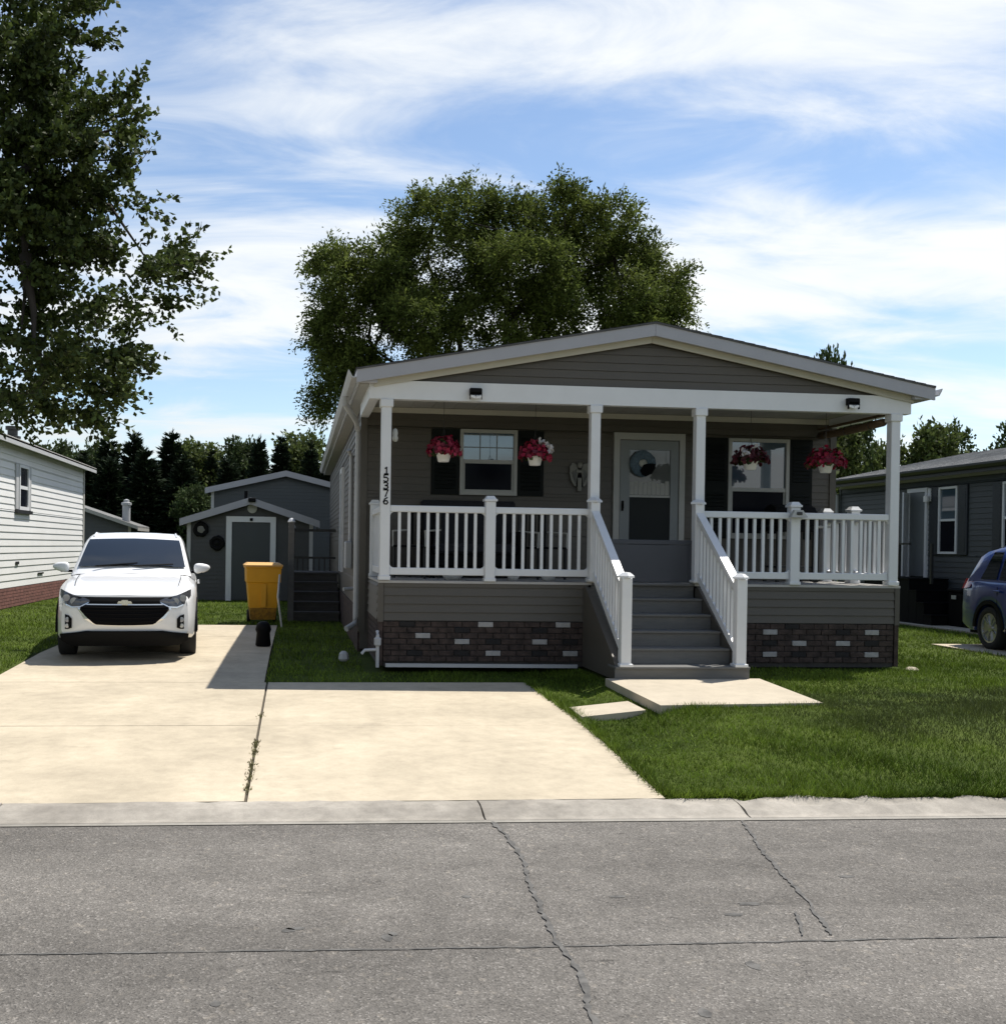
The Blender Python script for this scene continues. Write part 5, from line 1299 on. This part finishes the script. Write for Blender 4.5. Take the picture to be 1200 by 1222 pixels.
def limbs(trunk_pts, rads, clumps, start, rng, every, r0=.05, tip=.008, forks=None):
    b = MB(); b.tube(trunk_pts, rads, 9)
    S = [Vector(p) for p in start]
    hubs = [Vector(c) for c in clumps[::every]]
    main = hubs[:len(S)*2]
    for i, c in enumerate(hubs):
        s = min(S, key=lambda q: (q-c).length+random.uniform(0, .5)); mid = s.lerp(c, .5)+Vector((random.uniform(-.2, .2), random.uniform(-.2, .2), random.uniform(.0, .35)))*(c-s).length*.3
        q1 = s.lerp(mid, .5)+Vector(rng.normal(size=3))*.04*(c-s).length
        b.tube([s, q1, mid, mid.lerp(c, .55)+Vector(rng.normal(size=3))*.05*(c-s).length, c], [r0, r0*.75, r0*.5, r0*.3, tip], 5, cap=False)
        if i % 3 == 0: S.append(mid)
    return b
def twigs(b, base, d, tlen, step, rad=.006):
    for i in range(0, len(base), step):
        p = Vector(base[i]); q = p+Vector(d[i])*float(tlen[i])*.9; b.tube([p, q], [rad, rad*.4], 3, cap=False)

def maple():
    rng = np.random.default_rng(5)
    def B(u, v, ru, rv, y=10.2, ry=.7): return ((-4.41+u*.0121)*.64, y, 1.525+((5.77-1.525)+(300-v)*.0127)*.64, ru*.0063, ry, rv*.0065)
    bl = [B(10, 60, 55, 80), B(60, 120, 40, 45), B(150, 165, 36, 35, ry=.6), B(70, 215, 60, 50), B(165, 230, 28, 26, ry=.5), B(160, 318, 55, 34), B(205, 322, 22, 14, ry=.4), B(50, 340, 70, 60), B(120, 375, 40, 34), B(20, 240, 70, 80),
          B(100, 448, 58, 42), B(150, 470, 20, 18, ry=.4), B(15, 430, 60, 45), B(20, 465, 50, 26), B(218, 332, 12, 7, ry=.3), B(205, 300, 12, 10, ry=.3), B(70, 30, 30, 40), B(25, 150, 55, 55, ry=.6), B(45, 270, 60, 50, ry=.6), B(35, 390, 60, 45, ry=.6), B(95, 290, 45, 40, ry=.5), B(90, 165, 34, 40, ry=.5), B(110, 400, 45, 36, ry=.5), B(5, 320, 50, 60, y=9.9), B(-5, 140, 50, 60, y=9.9), B(0, 40, 40, 50, y=9.9)]
    bl += [(-6.2, 12.3, 6.5, 2.0, 2.6, 2.6), (-6.5, 12.2, 9.0, 2.2, 2.5, 2.2), (-8.6, 12, 7.2, 2.3, 2.6, 2.8), (-6.3, 12.2, 4.6, 1.9, 2.2, 1.1)]
    org = (-6.6, 12.2, -.08)
    t = thing('maple_tree', 'large leafy maple whose branches reach in at the upper left', 'tree', org)
    v, f, C, base, d, tl = crown(rng, bl, 2050, 6, 27, .42, .062, .047, up=.40, spread=.085, core=(-6.0, 11.8, 5.2), outw=1.15, rnd=.5)
    v = v-np.array(org); link('crown', np_mesh('crown', v, f), 'maple', t)
    b = limbs([(-6.6, 12.2, -.1), (-6.55, 12.2, 1.5), (-6.5, 12.25, 3.2), (-6.3, 12.2, 5.5), (-6.4, 12.2, 8), (-6.4, 12.2, 10)], [.30, .24, .21, .16, .1, .03], C, [(-6.5, 12.25, 3.2), (-6.4, 12.2, 4.3), (-6.3, 12.2, 5.5), (-6.35, 12.2, 7)], rng, 14, .06)
    twigs(b, base, d, tl, 4); b.o = Vector((0, 0, 0)); b.v = [tuple(Vector(p)-Vector(org)) for p in b.v]
    b.build('trunk', 'bark', t, True)
maple()
def locust():
    rng = np.random.default_rng(8)
    Yt = 35.0
    def B(u, v, ru, rv, dy=0., ry=2.2): return (-.11+(u-355)*.02867, Yt+dy, 13.55-(v-197)*.0262, max(ru-14, 8)*.0287, ry, max(rv-14, 7)*.026)
    bl = [B(412, 385, 45, 55, .5), B(400, 320, 34, 40, -.5), B(455, 306, 50, 48, .3), B(515, 252, 58, 48), B(560, 215, 32, 24, -.4, 1.2), B(600, 245, 66, 42, .5), B(650, 222, 40, 25, -1, 1.4), B(700, 245, 56, 42), B(742, 283, 44, 38, .5), B(778, 326, 36, 36),
          B(806, 350, 22, 24, 0, 1.2), B(770, 345, 46, 30, 1), B(600, 310, 66, 34, -1.5), B(545, 320, 50, 30, 1.5), B(680, 310, 50, 34, 1.6), B(490, 370, 48, 34, -1), B(395, 455, 28, 42, 0, 1.4), B(440, 430, 36, 40, 1.2), B(630, 370, 40, 16, .5), B(740, 375, 36, 14, -.5), B(385, 385, 24, 26, -.5, 1.2), B(520, 400, 40, 30, .4), B(590, 395, 40, 26, -.6, 1.6), B(670, 390, 40, 24, .6, 1.6), B(565, 350, 34, 26, 1), B(640, 345, 34, 24, -1), B(600, 350, 40, 30, -1.2, 1.4), B(545, 375, 34, 26, -.8, 1.4), B(655, 365, 40, 26, 0, 1.6), B(480, 330, 40, 40, 1.5), B(720, 340, 36, 34, -1.4)]
    org = (6.3, Yt, 0)
    t = thing('locust_tree', 'broad domed feathery tree standing behind the taupe house', 'tree', org)
    v, f, C, base, d, tl = crown(rng, bl, 1000, 12, 16, .82, .135, .060, up=.12, droop=.30, spread=.13, shell=.5, outw=.8, rnd=.8, core=(6.5, Yt, 8))
    v = v-np.array(org); link('crown', np_mesh('crown', v, f), 'locust', t)
    st = [(6.3, Yt, 4.2), (5.4, Yt, 6.0), (7.2, Yt+.3, 6.2), (6.3, Yt-.3, 7.0), (4.2, Yt+.2, 7.2), (8.6, Yt, 7.4), (6.9, Yt, 8.6), (5.3, Yt, 9)]
    b = limbs([(6.3, Yt, -.1), (6.3, Yt, 2), (6.3, Yt, 4.2)], [.34, .27, .25], C, st, rng, 15, .075, .012)
    for p, q, r0, r1 in ((st[0], st[1], .2, .15), (st[0], st[2], .2, .15), (st[0], st[3], .17, .11), (st[1], st[4], .14, .1), (st[2], st[5], .14, .09), (st[3], st[6], .11, .08), (st[1], st[7], .12, .08)): b.tube([p, q], [r0, r1], 7)
    twigs(b, base, d, tl, 9, .009)
    b.v = [tuple(Vector(p)-Vector(org)) for p in b.v]; b.build('trunk', 'bark', t, True)
locust()

def conifer_proto(seed, H, Rb):
    rng = np.random.default_rng(seed); V = []; F = []; nb = 0
    n = 1500
    zf = 1-np.sqrt(rng.uniform(0, 1, n)); zf = np.clip(zf*1.0, .03, .995)          # more boughs low down
    z = .25+(H-.25)*zf; r = Rb*(1-zf)**.9*rng.uniform(.75, 1.12, n)*(1+.15*np.sin(z*9))+.04
    a = rng.uniform(0, 2*np.pi, n); rise = -.22+.95*zf**2+rng.normal(size=n)*.12
    dirs = np.stack([np.cos(a), np.sin(a), rise], 1); per = np.stack([-np.sin(a), np.cos(a), np.zeros(n)], 1)
    for s in range(5):
        f0 = .18+.2*s; p = dirs*(r*f0)[:, None]; p[:, 2] += z
        for sd in (-1, 0, 1):
            ax = dirs+per*.7*sd*(1.1-f0*.5)+rng.normal(size=(n, 3))*.2; ax[:, 2] += .05
            ln = np.minimum(.34, r*.6+.08)
            v, f = leaves(rng, p, ax, .30, .085, 1.0); V.append(v); F.append(f+nb); nb += len(v)
    # leading shoots at the very top
    m_ = 40; p = np.stack([rng.normal(size=m_)*.03, rng.normal(size=m_)*.03, H-.1-rng.uniform(0, .7, m_)], 1); ax = rng.normal(size=(m_, 3))*.35+np.array([0, 0, 1.0])
    v, f = leaves(rng, p, ax, .28, .06); V.append(v); F.append(f+nb); nb += len(v)
    me = np_mesh('crown', np.concatenate(V), np.concatenate(F)); me.materials.append(M['conifer'])
    tk = MB().tube([(0, 0, 0), (0, 0, H*.5), (0, 0, H*.98)], [.16, .1, .015], 6).mesh('trunk'); tk.materials.append(M['bark'])
    return me, tk, H
def broad_proto(seed, H, Rr, ma, ll=.26):
    rng = np.random.default_rng(seed); bl = []
    for k in range(11):
        a = rng.uniform(0, 2*np.pi); q = rng.uniform(.15, .7)*Rr; z = rng.uniform(.4, .86)*H; bl.append((q*math.cos(a), q*math.sin(a), z, Rr*.42, Rr*.42, H*.15))
    bl.append((0, 0, H*.88, Rr*.4, Rr*.4, H*.12))
    v, f, C, base, d, tl = crown(rng, bl, 240, 6, 8, .7, ll, ll*.62, up=.25, spread=.2, core=(0, 0, H*.5))
    me = np_mesh('crown', v, f); me.materials.append(M[ma])
    b = limbs([(0, 0, 0), (0, 0, H*.3), (0.1, 0, H*.6), (0, 0, H*.85)], [.2, .15, .1, .03], C, [(0, 0, H*.3), (.05, 0, H*.5), (.1, 0, H*.6)], rng, 6, .04)
    tk = b.mesh('trunk', True); tk.materials.append(M['bark'])
    return me, tk, H
PROT = {'c1': conifer_proto(21, 7.0, 1.35), 'c2': conifer_proto(22, 7.0, 1.6), 'b1': broad_proto(31, 7.0, 2.4, 'broad'), 'b2': broad_proto(32, 7.0, 2.2, 'broad_light'), 'b3': broad_proto(33, 7.0, 2.6, 'broad')}
def tree(kind, x, y, Ht, name, label, group, wide=1.0, rz=None):
    crown_me, tk, H = PROT[kind]
    t = thing(name, label, 'tree', (x, y, 0), random.uniform(0, 6.28) if rz is None else rz, group); s = Ht/H; t.scale = (s*wide, s*wide, s)
    link('crown', crown_me, None, t); link('trunk', tk, None, t)
GC = 'trees in the dark row behind the shed and white house'
con = [(-9.15, 52, 6.75, 'c1', 1.15, 'slim dark conifer nearest the white house in the tree row'), (-8.05, 52.5, 6.95, 'c2', 1.05, 'dark conifer with a tall point, second in from the white house'), (-6.15, 52, 6.95, 'c2', 1.15, 'dark conifer peaking straight above the flue pipe and white car'),
       (-4.3, 52.5, 6.0, 'c1', .9, 'small thin conifer spire between two rounded trees'), (-1.95, 52, 6.8, 'c2', .8, 'dark conifer behind the left slope of the shed roof'), (-.9, 53.5, 6.9, 'c1', .95, 'dark conifer above the peak of the grey home'), (.55, 52, 6.5, 'c1', .9, 'dark conifer between the grey home peak and the taupe eave'), (1.6, 52, 6.6, 'c1', .9, 'dark conifer touching the taupe eave above the grey home'),
       (-7.1, 50, 5.9, 'c2', 1.3, 'broad dark conifer directly behind the white flue pipe'), (-8.7, 49.5, 5.5, 'c2', 1.3, 'broad dark conifer behind the low dark roofed home'), (-5.4, 50, 5.6, 'c2', 1.3, 'broad dark conifer over the roof of the white car'), (-3.3, 50.5, 5.6, 'c2', 1.2, 'dark conifer close behind the left eave of the grey home'), (-9.9, 50, 5.6, 'c1', 1.4, 'dark conifer at the far end of the white house')]
for x, y, hh, k, w, lb in con: tree(k, x*1.0, y, hh, 'conifer_tree', lb, GC, w)
bro = [(-11.3, 51.5, 5.9, 'b1', .8, 'rounded tree rising over the white house eave'), (-10.3, 55, 6.3, 'b3', .7, 'rounded tree behind the end of the white house'), (-4.9, 53.5, 6.3, 'b2', 1.0, 'pale green rounded tree left of the shed in the tree row'), (-2.9, 55, 6.6, 'b1', .8, 'rounded tree behind the left corner of the grey home'), (-.1, 55.5, 7.1, 'b2', .95, 'light green rounded tree standing over the grey home roof'), (-4.5, 47.5, 3.9, 'b1', .75, 'low sunlit bushy tree beside the shed eave')]
for x, y, hh, k, w, lb in bro: tree(k, x, y, hh, 'broadleaf_tree', lb, GC, w)
GR = 'trees beyond the slate house and porch end'
rt = [(15.9, 33.5, 6.2, 'b2', .9, 'light green tree seen through the open end of the porch'), (18.6, 35.5, 5.7, 'b2', .7, 'tree behind the side post of the porch'), (20.3, 38.5, 8.75, 'b1', .42, 'narrow tree whose tips show above the porch roof slope'), (30.2, 47, 7.35, 'b2', .8, 'tree peeping over the middle of the slate house roof'), (27.4, 47, 6.6, 'b2', .6, 'tree peeping over the slate roof close to the porch post'), (32.3, 49, 7.5, 'b3', .6, 'low tree over the slate roof, next to its middle'), (36.6, 50, 7.9, 'b1', .7, 'tree over the slate roof at the picture edge')]
for x, y, hh, k, w, lb in rt: tree(k, x, y, hh, 'broadleaf_tree', lb, GR, w)

# far woods closing the horizon, one mass
def far_wood():
    rng = np.random.default_rng(44); n = 26000
    ang = rng.uniform(-1.5, 1.5, n); rad = rng.uniform(75, 100, n); x = np.sin(ang)*rad*1.2; y = np.cos(ang)*rad+10
    top = 4.2+1.0*np.sin(ang*23)+.6*np.sin(ang*61+1); z = rng.uniform(0, 1, n)**.8*np.maximum(top, 2.5)
    v, f = leaves(rng, np.stack([x, y, z], 1), rng.normal(size=(n, 3)), 1.3, .8); link('far_wood', np_mesh('far_wood', v, f), 'broad', kind='stuff')
far_wood()

# ------------------------------------------------------------------ grass
def grass():
    rng = np.random.default_rng(3)
    def blocked(x, y):
        q = on_drive(x, y)
        q |= (x > .86) & (x < 8.03) & (y > 13.08) & (y < 30); q |= (x > 3.60) & (x < 5.24) & (y > 11.62) & (y < 13.2)
        q |= (x > 3.50) & (x < 5.24+(y-9.8)*.07) & (y > 9.84+(x-3.5)*.087) & (y < 11.7); q |= (x > 2.8) & (x < 3.46) & (y > 10.06) & (y < 10.58)
        q |= (y < 7.26-.018*x); q |= x < -6.45; q |= (x > 14.1); q |= (x > 12.9) & (x < 13.8) & (y > 16.5) & (y < 23.6)
        q |= (x > -3) & (x < .4) & (y > 28.6) & (y < 32.3); q |= (x > -.2) & (x < 1) & (y > 20.9) & (y < 23.7); q |= (x > 13.2) & (y > 20.7)
        return q
    V = []; F = []; nb = 0
    for (x0, x1, y0, y1, dens, hh, ww) in ((2.7, 10.6, 7.1, 10.2, 4200, .055, .0075), (2.7, 10.6, 10.2, 14.2, 2200, .055, .009), (-.38, 3.7, 12.3, 13.15, 1600, .055, .009), (-.4, .95, 13.1, 21, 700, .06, .012), (-6.5, -3.5, 10, 20, 900, .06, .012), (8.0, 13, 14.2, 24, 700, .06, .013), (-4, .4, 19.8, 28.7, 350, .06, .018), (-6.5, -3.5, 20, 34, 300, .06, .018)):
        n = int((x1-x0)*(y1-y0)*dens); x = rng.uniform(x0, x1, n); y = rng.uniform(y0, y1, n); k = ~blocked(x, y); x, y = x[k], y[k]; n = len(x)
        z = hgt(x, y)-.005; a = rng.uniform(0, 2*np.pi, n); h_ = hh*rng.uniform(.5, 1.35, n); w_ = ww*rng.uniform(.7, 1.3, n)/2
        clump = .75+.5*np.sin(x*3.1+np.sin(y*2.3)*1.5)*np.sin(y*2.7+x); h_ *= np.clip(clump, .6, 1.3)
        lean = rng.normal(size=(n, 2))*.45*h_[:, None]
        p0 = np.stack([x-np.cos(a)*w_, y-np.sin(a)*w_, z], 1); p1 = np.stack([x+np.cos(a)*w_, y+np.sin(a)*w_, z], 1); p2 = np.stack([x+lean[:, 0], y+lean[:, 1], z+h_], 1)
        V.append(np.stack([p0, p1, p2], 1).reshape(-1, 3)); F.append(np.arange(3*n).reshape(-1, 3)+nb); nb += 3*n
    # taller fringe hanging over the kerb and the slab edges
    n = 7200; x = rng.uniform(2.66, 10.5, n); y = 7.26-.018*x+rng.uniform(-.01, .06, n); z = hgt(x, y+.05)-.0
    xe = rng.uniform(0, 1, 4200); ye = 7.3+xe*5; xx = np.interp(ye, [7.3, 9.9, 12.4], [2.66, 2.80, 2.77])+rng.normal(size=4200)*.03
    x = np.concatenate([x, xx]); y = np.concatenate([y, ye]); z = np.concatenate([z, hgt(xx, ye)-.01]); n = len(x)
    a = rng.uniform(0, 2*np.pi, n); h_ = .07*rng.uniform(.5, 1.4, n); w_ = .004; ln = rng.normal(size=(n, 2))*.6*h_[:, None]; ln[:7200, 1] -= .025
    V.append(np.stack([np.stack([x-np.cos(a)*w_, y-np.sin(a)*w_, z], 1), np.stack([x+np.cos(a)*w_, y+np.sin(a)*w_, z], 1), np.stack([x+ln[:, 0], y+ln[:, 1], z+h_], 1)], 1).reshape(-1, 3)); F.append(np.arange(3*n).reshape(-1, 3)+nb); nb += 3*n
    me = np_mesh('grass', np.concatenate(V), np.concatenate(F)); link('grass', me, 'blade', kind='stuff')
    # weeds in the driveway joint
    n = 420; c = rng.choice(np.array([7.9, 8.15, 8.35, 8.75, 9.0, 9.1, 7.6, 10.3]), n); y = c+rng.normal(size=n)*.07; x = -.335+rng.normal(size=n)*.014; z = zdrive(y)-.01
    v, f = leaves(rng, np.stack([x, y, z], 1), rng.normal(size=(n, 3))*np.array([.5, .5, .3])+np.array([0, 0, .6]), .035, .009); link('weeds', np_mesh('weeds', v, f), mat('dry_weed', (.13, .12, .04), .8, island=.5), kind='stuff')
grass()
